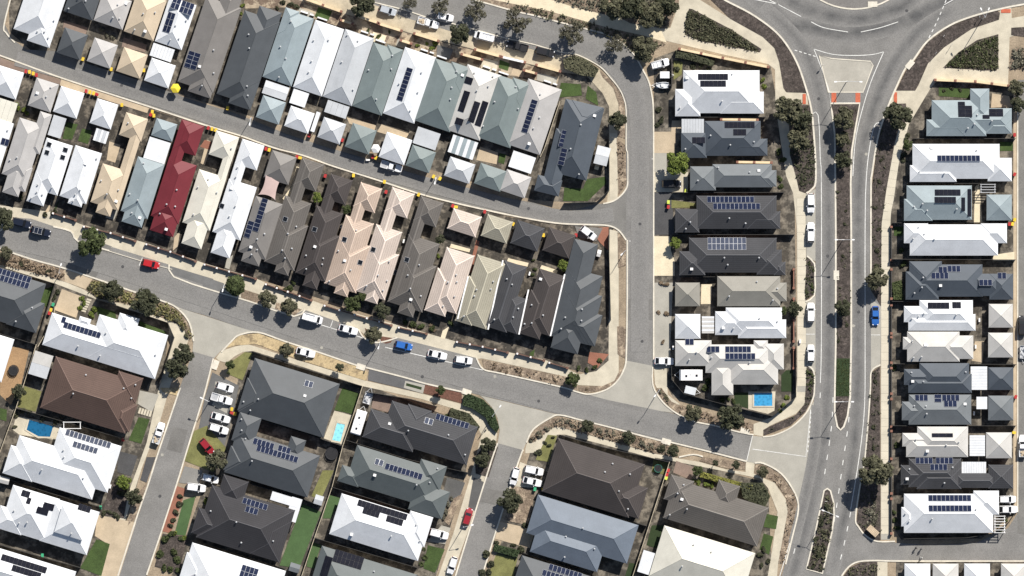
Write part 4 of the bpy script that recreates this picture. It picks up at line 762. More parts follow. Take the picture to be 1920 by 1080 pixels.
for pts, lb in (([(572,-2),(640,22)],'cream front wall with brick piers above the small lawn'),([(668,30),(709,43)],'cream front wall by the dense dark street tree'),([(711,45),(753,58)],'cream front wall in the top row opposite the silver car'),([(777,63),(822,77)],'cream front wall beside the white ute'),([(891,93),(938,106)],'cream front wall beside the white van'),([(1006,122),(1050,134)],'cream front wall beside the clipped bush mass'),
    ([(866,102),(904,112)],'inner cream wall behind the dense round bush'),([(640,38),(661,45)],'inner cream wall of the top row by the lawn'),([(752,76),(771,82)],'inner cream wall in the middle of the top row'),([(983,132),(1005,138)],'inner cream wall near the top row end'),
    ([(1274,92),(1355,109),(1440,126)],'long cream wall with brick piers along the shared path'),([(1753,150),(1828,153),(1890,161)],'cream wall with brick piers behind the roundabout house'),([(1352,224),(1420,225)],'cream boundary wall above the dark blue house'),([(1382,304),(1446,305)],'cream boundary wall above the mid grey house')):
    gwall(pts, lb, 1.6, M_cream, M_brick, .55, step=40)
gwall([(941,107),(984,117)],'white front wall before the tiny lawn',1.6,M_white,M_brick,.5,step=45)
for pts, lb in (([(100,400),(142,413)],'brick front wall below the white terrace with skylights'),([(158,425),(208,437),(254,452)],'brick front wall with white caps behind the dark wagon'),([(275,458),(320,472),(367,490)],'brick front wall with white caps above the red car'),([(384,496),(430,509),(480,523)],'brick front wall with white caps by the round tree'),([(499,533),(540,547),(584,563)],'brick front wall behind the two street trees'),
    ([(609,573),(665,590),(734,610)],'brick front wall behind the white van'),([(748,614),(800,626)],'brick front wall behind the blue car'),([(857,641),(905,650),(952,661)],'brick front wall behind the white hatchback'),([(970,663),(1020,676)],'brick front wall above the dry verge'),([(1030,680),(1064,690)],'short brick front wall by the corner tree')):
    gwall(pts, lb, 1.0, M_shadebrick, mat('pier_brick_brown', (.17,.095,.07), .18, 5), .24, step=24, cap=M_white)
for i, (y0, y1) in enumerate(((425,488),(505,560),(572,625),(632,680),(690,738),(748,800),(808,860),(875,925),(935,1000))):
    gwall([(1671,y0),(1671,y1)], f'dark low front wall by the slab path, {ORD[i]} down from the long white roof', 1.0, M_fence, M_brick, .25, step=60)
for i, (y0, y1) in enumerate(((505,540),(560,590),(600,640),(652,690))):
    gwall([(1488,y0),(1488,y1)], f'brick front wall facing the parking bays, {ORD[i]} down the column', 1.0, M_brick, M_brick, .25, step=40)

# ------------------------------------------------------------------ pools
def water_mat(name, c):
    m = D.materials.new(name); m.use_nodes = True; t = m.node_tree; b = t.nodes['Principled BSDF']
    g = t.nodes.new('ShaderNodeNewGeometry'); n = t.nodes.new('ShaderNodeTexVoronoi'); n.inputs['Scale'].default_value = 1.6; t.links.new(g.outputs['Position'], n.inputs['Vector'])
    mr = t.nodes.new('ShaderNodeMapRange'); mr.inputs[1].default_value = 0; mr.inputs[2].default_value = .6; mr.inputs[3].default_value = .75; mr.inputs[4].default_value = 1.25; t.links.new(n.outputs['Distance'], mr.inputs[0])
    vm = t.nodes.new('ShaderNodeVectorMath'); vm.operation = 'SCALE'; vm.inputs[0].default_value = c; t.links.new(mr.outputs[0], vm.inputs[3]); t.links.new(vm.outputs[0], b.inputs['Base Color'])
    bp = t.nodes.new('ShaderNodeBump'); bp.inputs['Strength'].default_value = .15; t.links.new(n.outputs['Distance'], bp.inputs['Height']); t.links.new(bp.outputs[0], b.inputs['Normal'])
    b.inputs['Roughness'].default_value = .08; return m
def pool(pts, c, label, deck, n=1):
    root = empty('swimming_pool', P(*pts[0])); tag(root, label, 'pool')
    off = -root.location
    b = MB(); q = [P(*p)+off for p in smooth_line(pts, n, True)]; b.prism([(p.x, p.y) for p in q], .05, .135); b.build('water', water_mat('pool_water', c), root)
    cen = sum(q, Vector())/len(q); b = MB(); k = len(q)
    for i in range(k):
        a, d = q[i], q[(i+1) % k]; ao = a+(a-cen).normalized()*.5; do = d+(d-cen).normalized()*.5
        top = [(a.x,a.y,.19),(d.x,d.y,.19),(do.x,do.y,.19),(ao.x,ao.y,.19)]
        f = Vector(top[1])-Vector(top[0]); g = Vector(top[3])-Vector(top[0])
        b.face(top if f.cross(g).z > 0 else top[::-1])
        b.face([(a.x,a.y,.0),(d.x,d.y,.0),(d.x,d.y,.19),(a.x,a.y,.19)]); b.face([(ao.x,ao.y,.0),(do.x,do.y,.0),(do.x,do.y,.19),(ao.x,ao.y,.19)])
    b.build('coping', M_conc, root)
    sheet('pool_paving', deck, M_conc, 6, 'cream paving round the '+label.split(' beside')[0].split(' behind')[0])
pool([(55,787),(100,799),(94,819),(72,818),(50,806)], (.012,.095,.20), 'dark blue swimming pool beside the white roof with seventeen panels', [(30,780),(117,795),(105,825),(36,815),(24,806)])
pool([(632,793),(647,796),(638,828),(623,825)], (.22,.56,.66), 'pale turquoise swimming pool behind the dark slate house', [(627,770),(660,779),(642,834),(607,822)])
pool([(1414,737),(1448,737),(1448,761),(1414,761)], (.045,.26,.48), 'bright blue swimming pool beside the dark turf', [(1403,734),(1454,734),(1452,770),(1440,776),(1403,767)])

# ------------------------------------------------------------------ trees, shrubs, hedges
def leaves(b, c, rad, n, size, flat=1.0):
    """leaf clumps spread through an ellipsoid shell"""
    for _ in range(n):
        d = Vector((random.gauss(0,1), random.gauss(0,1), random.gauss(0,1))).normalized()
        r = rad*(random.uniform(.45,1.0)**.5); p = c + Vector((d.x*r, d.y*r, d.z*r*flat))
        nrm = (d + Vector((random.gauss(0,.5), random.gauss(0,.5), random.gauss(.3,.5)))).normalized()
        a = nrm.orthogonal().normalized(); a.rotate(Matrix.Rotation(random.uniform(0,6.28), 3, nrm)); e = nrm.cross(a); s = size*random.uniform(.6,1.35)
        b.face([p-a*s, p-e*s*.55, p+a*s, p+e*s*.55])
def crown_mesh(name, m, kind, seed):
    random.seed(seed); b = MB()
    if kind == 'ball':
        leaves(b, Vector((0,0,0)), 1.0, 2200, .15, .9)
        for _ in range(10):
            a = random.uniform(0,6.28); leaves(b, Vector((math.cos(a)*.8, math.sin(a)*.8, random.uniform(-.3,.3))), .35, 70, .11)
    elif kind == 'airy':
        for _ in range(34):
            a = random.uniform(0,6.28); r = random.uniform(.1,1)**.7*1.0; leaves(b, Vector((math.cos(a)*r, math.sin(a)*r, random.uniform(-.35,.45)*(1.1-r*.5))), random.uniform(.14,.30), 46, .085, .8)
    elif kind == 'shrub':
        for _ in range(9):
            a = random.uniform(0,6.28); r = random.uniform(0,.7); leaves(b, Vector((math.cos(a)*r, math.sin(a)*r, random.uniform(.2,.5))), random.uniform(.3,.5), 55, .19, .8)
    elif kind == 'spiky':
        for _ in range(46):
            a = random.uniform(0,6.28); t = random.uniform(.1,.9); d = Vector((math.cos(a)*math.cos(t), math.sin(a)*math.cos(t), math.sin(t)*.8)); sd_ = Vector((-d.y, d.x, 0)).normalized()*.07
            mid = d*.6+Vector((0,0,.12)); tip = d*1.0+Vector((0,0,-.15)); o_ = Vector((0,0,.05))
            b.face([o_-sd_*.4, o_+sd_*.4, mid+sd_, mid-sd_]); b.face([mid-sd_, mid+sd_, tip])
    else:
        for _ in range(26):
            a = random.uniform(0,6.28); r = random.uniform(0,1)**.6*.82; z = random.uniform(-.25,.75)*(1-r*r*.8); leaves(b, Vector((math.cos(a)*r, math.sin(a)*r, z)), random.uniform(.24,.38), 95, .125, .85)
    return b.mesh(name, m)
def trunk_mesh(seed):
    random.seed(seed); b = MB(); b.tube((0,0,0),(0,0,.62),.075,.05,7)
    for k in range(6):
        a = k*1.05+random.uniform(-.3,.3); e = Vector((math.cos(a)*random.uniform(.4,.7), math.sin(a)*random.uniform(.4,.7), random.uniform(.9,1.25)))
        b.tube((0,0,random.uniform(.4,.6)), e, .035, .012, 5)
    return b.mesh('trunk', M_bark)
TRUNKS = [trunk_mesh(i) for i in range(3)]
CR = {}
for kk, m in (('gum',L_gum),('dark',L_dark),('green',L_green),('bright',L_bright)):
    CR[kk] = [crown_mesh('crown', m, 'lumpy', 10+i) for i in range(2)]
CR['airy'] = [crown_mesh('crown', leafmat('leaf_airy', (.088,.084,.058)), 'airy', 30+i) for i in range(3)]; CR['ball'] = [crown_mesh('crown', L_green, 'ball', 40)]
SH = {k: [crown_mesh('shrub', m, 'shrub', 50+i) for i in range(2)] for k, m in (('gum',L_gum),('dark',L_dark),('green',L_green),('bright',L_bright),('grey',L_grey),('brown',L_brown))}
SH['spiky'] = [crown_mesh('spiky_plant', L_green, 'spiky', 60)]
random.seed(11)
def tree(px, py, r, kind, label, h=None, sx=1.0, group=None):
    """px,py: crown centre; r: crown radius in px"""
    rm = r/8.0; hz = h or max(2.2, rm*1.35); p = P(px, py, hz); p.z = 0
    t = empty('tree', p, random.uniform(0, 6.28)); tag(t, label, 'tree', group)
    o = obj('trunk', random.choice(TRUNKS), t); o.scale = (rm*.9, rm*.9, hz*.95)
    o = obj('crown', random.choice(CR[kind]), t, (0,0,hz)); o.scale = (rm*sx, rm/sx, rm*.8)
for a in ((8,411,21,'dark','dark round tree at the western end of the diagonal street'),(10,474,13,'gum','small olive tree in the dry verge by the slate house'),(172,456,27,'green','wide dark tree over the road beside the dark wagons',None,1.15),(210,545,20,'dark','first street tree by the big white corner house'),(272,566,26,'dark','larger street tree by the big white corner house'),
    (441,535,18,'ball','clipped ball shaped street tree with round shadow'),(502,560,17,'gum','street tree by the brick wall, nearer the ball tree'),(541,575,16,'gum','street tree next to the white van with roof rack'),(699,628,16,'gum','street tree between the white sedan and blue car'),(662,570,16,'green','bushy garden tree before the pink tiled terrace'),(717,582,15,'dark','dark garden tree before the pale pink terrace'),(678,555,9,'green','small garden tree against the pink tiled terrace'),
    (536,657,14,'gum','grey green tree on the dry grass verge'),(637,688,8,'dark','sapling on the dry grass verge'),(826,731,9,'green','small tree in the red mulch bed'),(1073,712,14,'green','street tree at the end of the dry verge'),(1101,799,13,'dark','street tree by the winding footpath'),(1179,820,13,'dark','tree on the shrubby verge below the side street mouth'),(344,664,19,'dark','upper of two merged dark trees by the western side street'),(333,690,22,'dark','lower of two merged dark trees by the western side street'),
    (915,835,15,'dark','upper dark verge tree by the central side street'),(906,862,15,'dark','lower dark verge tree by the central side street'),(956,938,23,'dark','large tree leaning over the central side street'),(405,862,20,'gum','grey green tree on the lawn with the red car'),(252,932,16,'dark','street tree by the western side street'),(233,905,14,'bright','bright tree in the white pool house garden'),
    (1300,774,17,'gum','smaller street tree below the pool house wall'),(1372,783,26,'dark','large street tree below the pool house wall'),(1262,846,11,'dark','small tree beside the grey parking bay'),(1341,868,6,'dark','sapling in the dry bed by the taupe house'),(1380,871,8,'dark','young tree in the dry bed by the taupe house'),(1430,884,11,'gum','thin young tree where the corner footpath bends'),(1308,883,10,'green','round tree at the end of the golden hedge'),
    (1478,207,27,'gum','topmost avenue gum beside the first white house'),(1502,222,22,'dark','dark avenue gum close to the kerb'),(1499,262,22,'gum','lowest of the three avenue gums'),(1584,222,21,'gum','tall tree at the top of the avenue median'),(1580,262,15,'gum','slim tree in the avenue median'),(1582,300,17,'dark','round tree in the avenue median'),(1580,578,16,'dark','lone tree midway down the avenue median'),(1684,216,26,'dark','tree beside the kerb ramp across the avenue'),(1643,522,21,'gum','street tree above the blue car'),(1641,885,31,'gum','large grey green tree on the lower mulch verge'),(1490,580,14,'dark','dark palm like tree by the parking bays'),
    (828,12,17,'airy','first thin street gum above the white utes'),(893,20,21,'airy','second thin street gum above the white van'),(968,36,24,'airy','third and widest thin street gum'),(1074,62,24,'airy','thin street gum over the black car'),(1152,82,17,'airy','thin street gum at the street bend'),(1206,92,24,'gum','gum above the white four wheel drive'),(680,10,23,'dark','dense dark street tree by the silver car'),(862,62,20,'dark','dense round tree between the white van and ute'),(768,4,13,'airy','thin street gum beside the silver car'),
    (1157,226,17,'dark','round dark tree between the footpath and side street'),(1271,305,23,'bright','bright green tree over the black parked car'),(1148,14,24,'gum','first big bush tree in the top reserve'),(1186,10,26,'dark','second big bush tree in the top reserve'),(1222,26,27,'gum','third big bush tree in the top reserve'),(1250,8,22,'dark','fourth bush tree at the reserve corner'),(1250,285,0,'green','x'),
    (1907,165,16,'gum','tree by the back lane behind the roundabout house'),(1910,195,15,'dark','dark tree at the top of the back lane'),(1701,272,10,'green','small garden tree before the white house with ten panels'),(1057,498,11,'bright','garden tree between the two dark roofed terraces'),(595,370,10,'bright','courtyard tree between taupe and blackish terraces'),(650,392,9,'green','courtyard tree behind the blackish brown terrace'),(1266,455,11,'bright','yellow green tree by the cream driveway'),(1470,583,8,'green','small tree behind the white house near the bays'),
    (825,448,9,'dark','dark courtyard tree above the pale pink terrace'),(432,684,9,'green','small tree on the patchy corner lawn'),(35,735,14,'dark','shrub tree behind the olive back lawn')):
    if a[2]: tree(*a)
# hedges: a solid leafy block with its own depth
def hedge(pts, h, label, m=L_hedge, dens=16, n=1, name='hedge', core=True):
    q = [P(*p) for p in smooth_line(pts, n, True)]; xs = [p.x for p in q]; ys = [p.y for p in q]; b = MB()
    def inside(x, y):
        c = False
        for i in range(len(q)):
            a, d = q[i], q[i-1]
            if (a.y > y) != (d.y > y) and x < (d.x-a.x)*(y-a.y)/(d.y-a.y)+a.x: c = not c
        return c
    if core: b.prism([(p.x, p.y) for p in q], 0, h*.85)
    area = abs(sum(q[i-1].x*q[i].y-q[i].x*q[i-1].y for i in range(len(q))))/2; k = int(area*dens); t = 0
    while k > 0 and t < 20000:
        t += 1; x = random.uniform(min(xs), max(xs)); y = random.uniform(min(ys), max(ys))
        if not inside(x, y): continue
        k -= 1; p = Vector((x, y, h*random.uniform(.8,1.1))); nrm = Vector((random.gauss(0,.5), random.gauss(0,.5), 1)).normalized(); a = nrm.orthogonal().normalized(); a.rotate(Matrix.Rotation(random.uniform(0,6.28),3,nrm)); e = nrm.cross(a); s = random.uniform(.12,.28)
        b.face([p-a*s, p-e*s*.6, p+a*s, p+e*s*.6])
    return tag(b.build(name, m), label, 'hedge')
hedge([(870,742),(879,738),(906,749),(926,769),(936,802),(931,811),(918,798),(910,782),(885,765),(867,760)], 1.1, 'large clipped dark green hedge curving round the threshold corner')
hedge([(928,1020),(975,1032),(970,1045),(925,1033)], 1.0, 'clipped hedge between the tan driveway and front lawn')
hedge([(1315,884),(1395,906),(1412,910),(1408,922),(1310,893)], 1.5, 'golden green hedge before the taupe tiled house', leafmat('leaf_gold', (.16,.16,.04)), 20)
hedge([(1388,905),(1430,905),(1444,930),(1432,955),(1392,932)], 1.8, 'dark bushy hedge at the taupe house corner', L_dark)
hedge([(845,765),(880,775),(900,800),(890,812),(860,790),(842,784)], 1.6, 'dense green hedge behind the charcoal tiled house', L_dark)
hedge([(1056,112),(1075,104),(1100,112),(1123,130),(1115,145),(1085,140),(1058,128)], 1.6, 'clipped grey green bush mass at the street bend', L_gum, 18)
hedge([(1266,95),(1300,102),(1340,115),(1336,125),(1290,112),(1266,108)], 1.5, 'dark green hedge inside the long cream wall', L_dark)
hedge([(1672,530),(1690,525),(1694,562),(1675,562)], 1.4, 'leafy hedge before the dark blue house across the avenue', L_green, 18)
# ground cover: countless low plants, one object per bed
def cover(pts, m, label, dens, size=.3, h=.35, name='ground_cover'):
    q = [P(*p) for p in pts]; xs = [p.x for p in q]; ys = [p.y for p in q]; b = MB()
    area = abs(sum(q[i-1].x*q[i].y-q[i].x*q[i-1].y for i in range(len(q))))/2; k = int(area*dens); t = 0
    while k > 0 and t < 60000:
        t += 1; x = random.uniform(min(xs), max(xs)); y = random.uniform(min(ys), max(ys)); c = False
        for i in range(len(q)):
            a, d = q[i], q[i-1]
            if (a.y > y) != (d.y > y) and x < (d.x-a.x)*(y-a.y)/(d.y-a.y)+a.x: c = not c
        if not c: continue
        k -= 1; hh = h*random.uniform(.4,1.2)
        for _ in range(4):
            p = Vector((x+random.gauss(0,size*.5), y+random.gauss(0,size*.5), hh*random.uniform(.3,1)+.12)); nrm = Vector((random.gauss(0,.7), random.gauss(0,.7), 1)).normalized(); a = nrm.orthogonal().normalized(); a.rotate(Matrix.Rotation(random.uniform(0,6.28),3,nrm)); e = nrm.cross(a); s = size*random.uniform(.35,.8)
            b.face([p-a*s, p-e*s*.6, p+a*s, p+e*s*.6])
    return tag(b.build(name, m), label, kind='stuff')
TRI1 = [(1292,18),(1300,20),(1369,56),(1424,92),(1420,96),(1313,75),(1286,62),(1286,42)]; TRI2 = [(1772,124),(1799,100),(1834,78),(1870,67),(1870,124),(1866,130)]
cover(TRI1, L_gum, 'low olive plants in the bed between the paths', 7, .4, .5); cover(TRI1, L_dark, 'low dark plants in the bed between the paths', 3, .4, .6)
cover(TRI2, L_gum, 'low olive plants in the bed by the roundabout house', 7, .4, .5); cover(TRI2, L_green, 'low green plants in the bed by the roundabout house', 3, .4, .6)
cover([(1562,200),(1608,200),(1595,330),(1596,640),(1568,640),(1568,330)], L_gum, 'sparse low plants in the avenue median', .25, .3, .3); cover([(1568,674),(1595,674),(1594,742),(1567,742)], L_green, 'dense green grass tufts at the lower median', 10, .16, .12)
cover([(1529,1000),(1541,950),(1550,925),(1560,945),(1558,995),(1543,1070),(1517,1063)], L_gum, 'low plants in the tapering median', 2.2, .5, .5)
cover([(1634,700),(1650,690),(1650,1010),(1626,1003),(1607,975),(1622,870)], L_dark, 'sparse low plants on the lower mulch verge', .6, .35, .4); cover([(1620,970),(1640,940),(1648,985),(1630,990)], L_grey, 'grey dry plants by the pallets', 3, .4, .4)
cover([(1672,240),(1662,356),(1653,420),(1652,560),(1635,540),(1635,356),(1650,240)], L_dark, 'sparse low plants on the long mulch verge', .5, .35, .4)
cover([(1482,200),(1516,200),(1527,272),(1527,345),(1500,356),(1484,290)], L_dark, 'low dark plants under the avenue gums', 2.5, .4, .4); cover([(1512,484),(1526,496),(1526,550),(1511,560)], L_green, 'low plants in the bed between parking bays', 3, .35, .4)
cover([(1514,690),(1525,700),(1525,730),(1512,730)], L_green, 'green plants at the upper avenue corner bed', 4, .4, .5); cover([(1512,740),(1522,748),(1508,774),(1480,797),(1436,814),(1440,804),(1490,780),(1508,758)], L_dark, 'row of tiny plants in the curved corner bed', .9, .3, .3)
VB = [(175,527),(254,552),(312,572),(336,585),(350,607),(359,632),(354,632),(343,611),(292,588),(242,567),(184,556),(163,543)]
cover(VB, leafmat('leaf_olive', (.15,.14,.06)), 'olive ground cover by the big white corner house', 5, .45, .5); cover([(0,480),(29,480),(120,508),(120,526),(80,513),(0,495)], L_brown, 'dry brown plants in the verge by the slate house', 3, .45, .6)
cover([(1052,783),(1160,810),(1268,840),(1265,855),(1140,824),(1042,798),(1004,826),(992,823)], L_brown, 'dry plants on the verge by the winding footpath', 1.8, .4, .5); cover([(1052,783),(1160,810),(1268,840),(1265,855),(1140,824),(1042,798),(1004,826),(992,823)], L_grey, 'grey plants on the verge by the winding footpath', 1.2, .4, .5)
cover([(1262,755),(1317,772),(1411,797),(1411,810),(1340,795),(1272,772)], L_brown, 'dry plants on the verge below the pool house', 2, .4, .4); cover([(1232,725),(1245,735),(1268,770),(1248,750)], L_gum, 'olive plants at the pool house kerb', 5, .35, .4)
cover([(950,2),(1006,31),(1102,56),(1163,79),(1200,112),(1248,82),(1140,53),(1031,22)], L_gum, 'olive plants under the street gums', 2.2, .45, .5); cover([(1012,-20),(1081,12),(1160,30),(1236,50),(1255,48),(1270,0),(1270,-20)], L_grey, 'dry scrub in the top reserve', 2.5, .5, .6)
cover([(1418,873),(1432,873),(1463,891),(1488,926),(1494,953),(1472,1054),(1461,1054),(1478,959),(1475,934),(1454,902),(1433,892)], L_brown, 'dry low plants round the avenue corner', 1.2, .35, .3)
cover([(906,676),(1058,708),(1050,720),(940,696)], L_brown, 'dry plants on the mulch verge by the slate corner house', 1.2, .4, .35); cover([(1582,1078),(1594,1066),(1643,1056),(1643,1078)], L_gum, 'low plants below the cross street', 2, .45, .5)
cover([(1900,92),(1925,90),(1925,128),(1896,128)], L_grey, 'grey shrubs by the kerb ramp', 5, .5, .7); cover([(1158,262),(1171,274),(1174,340),(1161,360)], L_brown, 'dry tufts between footpath and side street', 1.5, .35, .3)
# countable shrubs
def shrub(px, py, r, kind, label, group):
    p = P(px, py); rm = r/8; o = obj('shrub', random.choice(SH[kind]), None, p, (0,0,random.uniform(0,6.28))); o.scale = (rm, rm, rm*random.uniform(.8,1.1)); tag(o, label, 'shrub', group)
def shrubs(pts, kind, label, group, rr=(4,7)):
    for p in pts: shrub(p[0], p[1], p[2] if len(p) > 2 else random.uniform(*rr), kind, label, group)
shrubs([(30,489),(45,494,8),(58,500),(72,506,8),(84,510),(98,515,7),(110,520)], 'brown', 'brown tinged shrub in the dry verge by the slate roofed house', 'verge shrubs by the slate house')
shrubs([(40,494,7),(90,509,6)], 'dark', 'dark shrub among the brown ones by the slate house', 'dark verge shrubs by the slate house')
shrubs([(300,588,7),(315,592,7),(330,600,7),(342,615,6),(350,630,6),(185,545,9),(190,535,8),(170,540,7)], 'gum', 'olive shrub in the planted verge of the big white house', 'verge shrubs by the big white house')
shrubs([(1010,815,8),(1025,805,6),(1065,790,6),(1072,797,5),(1125,808,7),(1205,832,8),(1222,838,6),(1150,815,5),(995,825,5)], 'grey', 'grey green shrub on the verge by the winding footpath', 'verge shrubs by the winding footpath')
shrubs([(1240,842,9),(1262,838,8)], 'dark', 'dark shrub near the grey parking bay', 'dark verge shrubs')
shrubs([(1570,360),(1586,395),(1580,480),(1575,540),(1588,610),(1572,640),(1583,420)], 'dark', 'tiny dark shrub in the avenue median', 'median shrubs', (3,5))
shrubs([(1530,1010,7),(1540,980,8),(1550,950,7),(1535,1040,8),(1525,1062,6),(1545,1025,6)], 'dark', 'dark shrub in the tapering median', 'tapering median shrubs')
shrubs([(1640,715,5),(1637,800,5),(1638,840,5),(1640,760,3),(1647,430,5),(1645,470,6),(1644,500,6),(1648,340,5),(1652,300,4),(1640,390,4)], 'dark', 'small dark shrub on the mulch verge across the avenue', 'mulch verge shrubs')
shrubs([(1630,960,9),(1640,975,7)], 'grey', 'grey dry shrub behind the stacked pallets', 'grey shrubs by the pallets')
shrubs([(925,690,4),(937,695,4),(975,703,4),(950,698,4),(1040,712,4),(1100,730,4)], 'brown', 'small dry shrub on the verge by the slate corner house', 'dry verge shrubs')
shrubs([(220,900,7),(228,925,9),(240,918,7),(215,965,7),(205,960,6),(222,970,6),(195,962,7)], 'dark', 'dark shrub in the white pool house front garden', 'front garden shrubs of the white pool house')
shrubs([(322,1000,8),(310,1010,9),(340,1010,7),(300,1040,9),(325,1035,8),(333,1050,9),(308,1065,8),(335,1070,8),(320,1068,7)], 'green', 'leafy shrub in the lower front garden by the western side street', 'lower front garden shrubs')
shrubs([(338,930,6),(335,945,7),(330,960,7),(325,975,6),(320,985,6),(340,945,5)], 'dark', 'dark shrub along the turf strip', 'shrubs by the turf strip')
shrubs([(328,1000,6),(345,1008,6)], 'bright', 'yellow green shrub beside the turf strip', 'bright shrubs by the turf strip'); shrubs([(386,940,7),(392,950,6)], 'bright', 'golden shrub beside the black tiled house wall', 'golden shrubs')
shrubs([(912,1040,9),(920,1058,8),(905,1075,9),(916,1072,7),(930,1018,6)], 'dark', 'dark shrub at the front of the olive lawn', 'shrubs by the olive lawn'); shrubs([(985,985,7),(976,1030,8),(960,1022,4),(965,1022,4)], 'dark', 'dark shrub by the tan driveway', 'tan driveway shrubs')
shrubs([(840,945,7),(836,960,7),(846,935,5),(832,970,6)], 'grey', 'grey shrub in the dry bed by the red car', 'shrubs by the red car'); shrubs([(797,1045,8),(790,1058,7),(795,1030,5)], 'spiky', 'palm like plant beside the white wall and lawn', 'palms by the front lawn')
shrubs([(153,560,6),(158,568,6),(150,578,6),(172,590,8),(178,580,7)], 'bright', 'garden shrub beside the stepping stones', 'stepping stone shrubs'); shrubs([(108,547,6),(103,556,5),(100,562,4)], 'dark', 'dark shrub beside the tan driveway edge', 'driveway edge shrubs')
shrubs([(43,770,7),(55,772,6),(80,785,8),(104,791,8),(30,778,7),(28,800,5)], 'gum', 'shrub along the pool fence behind the brown house', 'pool fence shrubs'); shrubs([(852,783,6),(838,778,4),(848,772,8),(870,785,7)], 'green', 'green shrub by the panel row of the caravan house', 'shrubs by the caravan house')
shrubs([(775,608,8),(790,612,8),(810,615,7),(845,606,7),(760,605,6)], 'green', 'leafy garden shrub before the dark taupe terrace', 'terrace front shrubs'); shrubs([(808,612,5),(815,620,4)], 'brown', 'rusty shrub before the dark taupe terrace', 'rusty terrace shrubs'); shrubs([(1085,690,6),(1100,694,6),(1115,688,6),(1125,676,6)], 'green', 'shrub along the corner fence of the slate corner house', 'corner fence shrubs')
shrubs([(1030,835,5),(1012,848,7),(1022,830,5),(1005,850,5),(1037,820,4)], 'dark', 'dark shrub on the corner lawn of the brown house', 'corner lawn shrubs'); shrubs([(1310,905,7),(1325,908,7),(1335,910,6),(1300,902,6)], 'bright', 'pale green shrub against the taupe tiled house', 'pale shrubs by the taupe house'); shrubs([(1425,1040,7),(1432,1030,7),(1440,1052,6),(1428,1060,6)], 'dark', 'dark shrub by the lower front lawn of the taupe house', 'taupe house front shrubs')
shrubs([(1268,130,7),(1300,125,7),(1315,122,7),(1330,130,6)], 'dark', 'dark shrub behind the cream wall of the first white house', 'cream wall shrubs'); shrubs([(1430,150,6),(1432,162,6)], 'bright', 'bright shrub beside the first white house', 'bright shrubs by the white house'); shrubs([(1235,205,7),(1240,225,8),(1232,235,6)], 'dark', 'dark shrub beside the dark verge by the side street', 'side street shrubs'); shrubs([(1240,531,6),(1250,533,6),(1235,586,5),(1250,588,6),(1243,641,5)], 'brown', 'low shrub between the concrete aprons', 'apron shrubs'); shrubs([(1460,285,8),(1468,300,8),(1462,335,7),(1464,350,6)], 'green', 'green shrub behind the mid grey house', 'rear garden shrubs'); shrubs([(1470,760,6),(1476,745,6),(1462,770,5)], 'bright', 'golden shrub in the pool house corner bed', 'pool house corner shrubs'); shrubs([(1322,728,8),(1328,715,7),(1355,750,6),(1375,752,6),(1365,748,5)], 'green', 'green shrub behind the caravan', 'caravan yard shrubs')
shrubs([(1694,495,8),(1690,470,6),(1695,655,0.1),(1676,690,7),(1682,835,7),(1676,960,6),(1678,975,6),(1682,990,7)], 'green', 'green shrub in the front gardens across the avenue', 'front garden shrubs across the avenue'); shrubs([(1702,255,6),(1698,262,6),(1695,290,7),(1692,300,6)], 'dark', 'dark shrub beside the curved footpath', 'curved footpath shrubs'); shrubs([(1785,165,5),(1800,168,5),(1770,170,4)], 'dark', 'shrub in the roundabout house garden', 'roundabout house shrubs'); shrubs([(1870,985,5),(1875,995,5),(1885,975,5)], 'green', 'plant under the white pergola', 'pergola plants')
shrubs([(815,82,6),(810,90,6),(783,85,5),(800,82,4)], 'bright', 'yellow green shrub in the top row front garden', 'top row front shrubs'); shrubs([(556,12,7),(545,8,7),(530,5,6),(520,15,5)], 'dark', 'dark shrub before the dark slate terrace', 'slate terrace shrubs'); shrubs([(690,58,5),(710,68,6),(730,60,4)], 'green', 'small round shrub in the pebble front garden', 'pebble garden shrubs'); shrubs([(455,10,5),(452,25,4)], 'bright', 'green shrub between taupe and slate terraces', 'shrubs between terraces'); shrubs([(30,196,6),(35,203,5),(45,205,6),(50,212,5)], 'bright', 'courtyard shrub by the cream patio roof', 'courtyard shrubs'); shrubs([(190,55,5),(200,66,5),(212,70,6)], 'grey', 'grey courtyard shrub behind the warm grey garage', 'warm grey garage shrubs'); shrubs([(823,452,7),(818,465,6),(822,480,5)], 'bright', 'bright shrub beside the taupe terrace wall', 'bright side shrubs'); shrubs([(1003,505,5),(998,515,5),(1000,488,4)], 'green', 'narrow green shrub between dark garages', 'side passage shrubs'); shrubs([(104,395,5),(98,400,5),(40,370,6),(84,402,6)], 'dark', 'dark shrub in front of the white terraces', 'terrace shrubs'); shrubs([(545,540,7),(550,530,6),(520,540,5),(535,543,6)], 'green', 'green shrub before the taupe terrace porch', 'porch shrubs')

# ------------------------------------------------------------------ vehicles
def paintmat(name, c): return mat('car_paint_'+name, c, .02, 2, .5, .02, .3, .3 if max(c) < .1 else .5)
CARS = dict(white=(.78,.79,.80), silver=(.42,.45,.48), black=(.028,.028,.031), navy=(.014,.019,.034), red=(.42,.02,.025), darkred=(.28,.02,.03), blue=(.03,.13,.42), grey=(.2,.2,.2), cream=(.6,.5,.35))
SPEC = dict(sedan=(4.6,1.78,.95,1.42, .85,-2.0, .1,-1.15), hatch=(4.2,1.75,.98,1.5, .95,-2.0, .25,-1.6), suv=(4.6,1.86,1.1,1.72, 1.0,-2.2, .35,-1.9), van=(4.9,1.9,1.2,1.98, 1.75,-2.4, 1.1,-2.3), ute=(5.2,1.85,1.1,1.75, 1.0,-.75, .35,-.5), wagon=(4.8,1.82,1.0,1.6, .9,-2.3, .2,-1.9))
car_me = {}
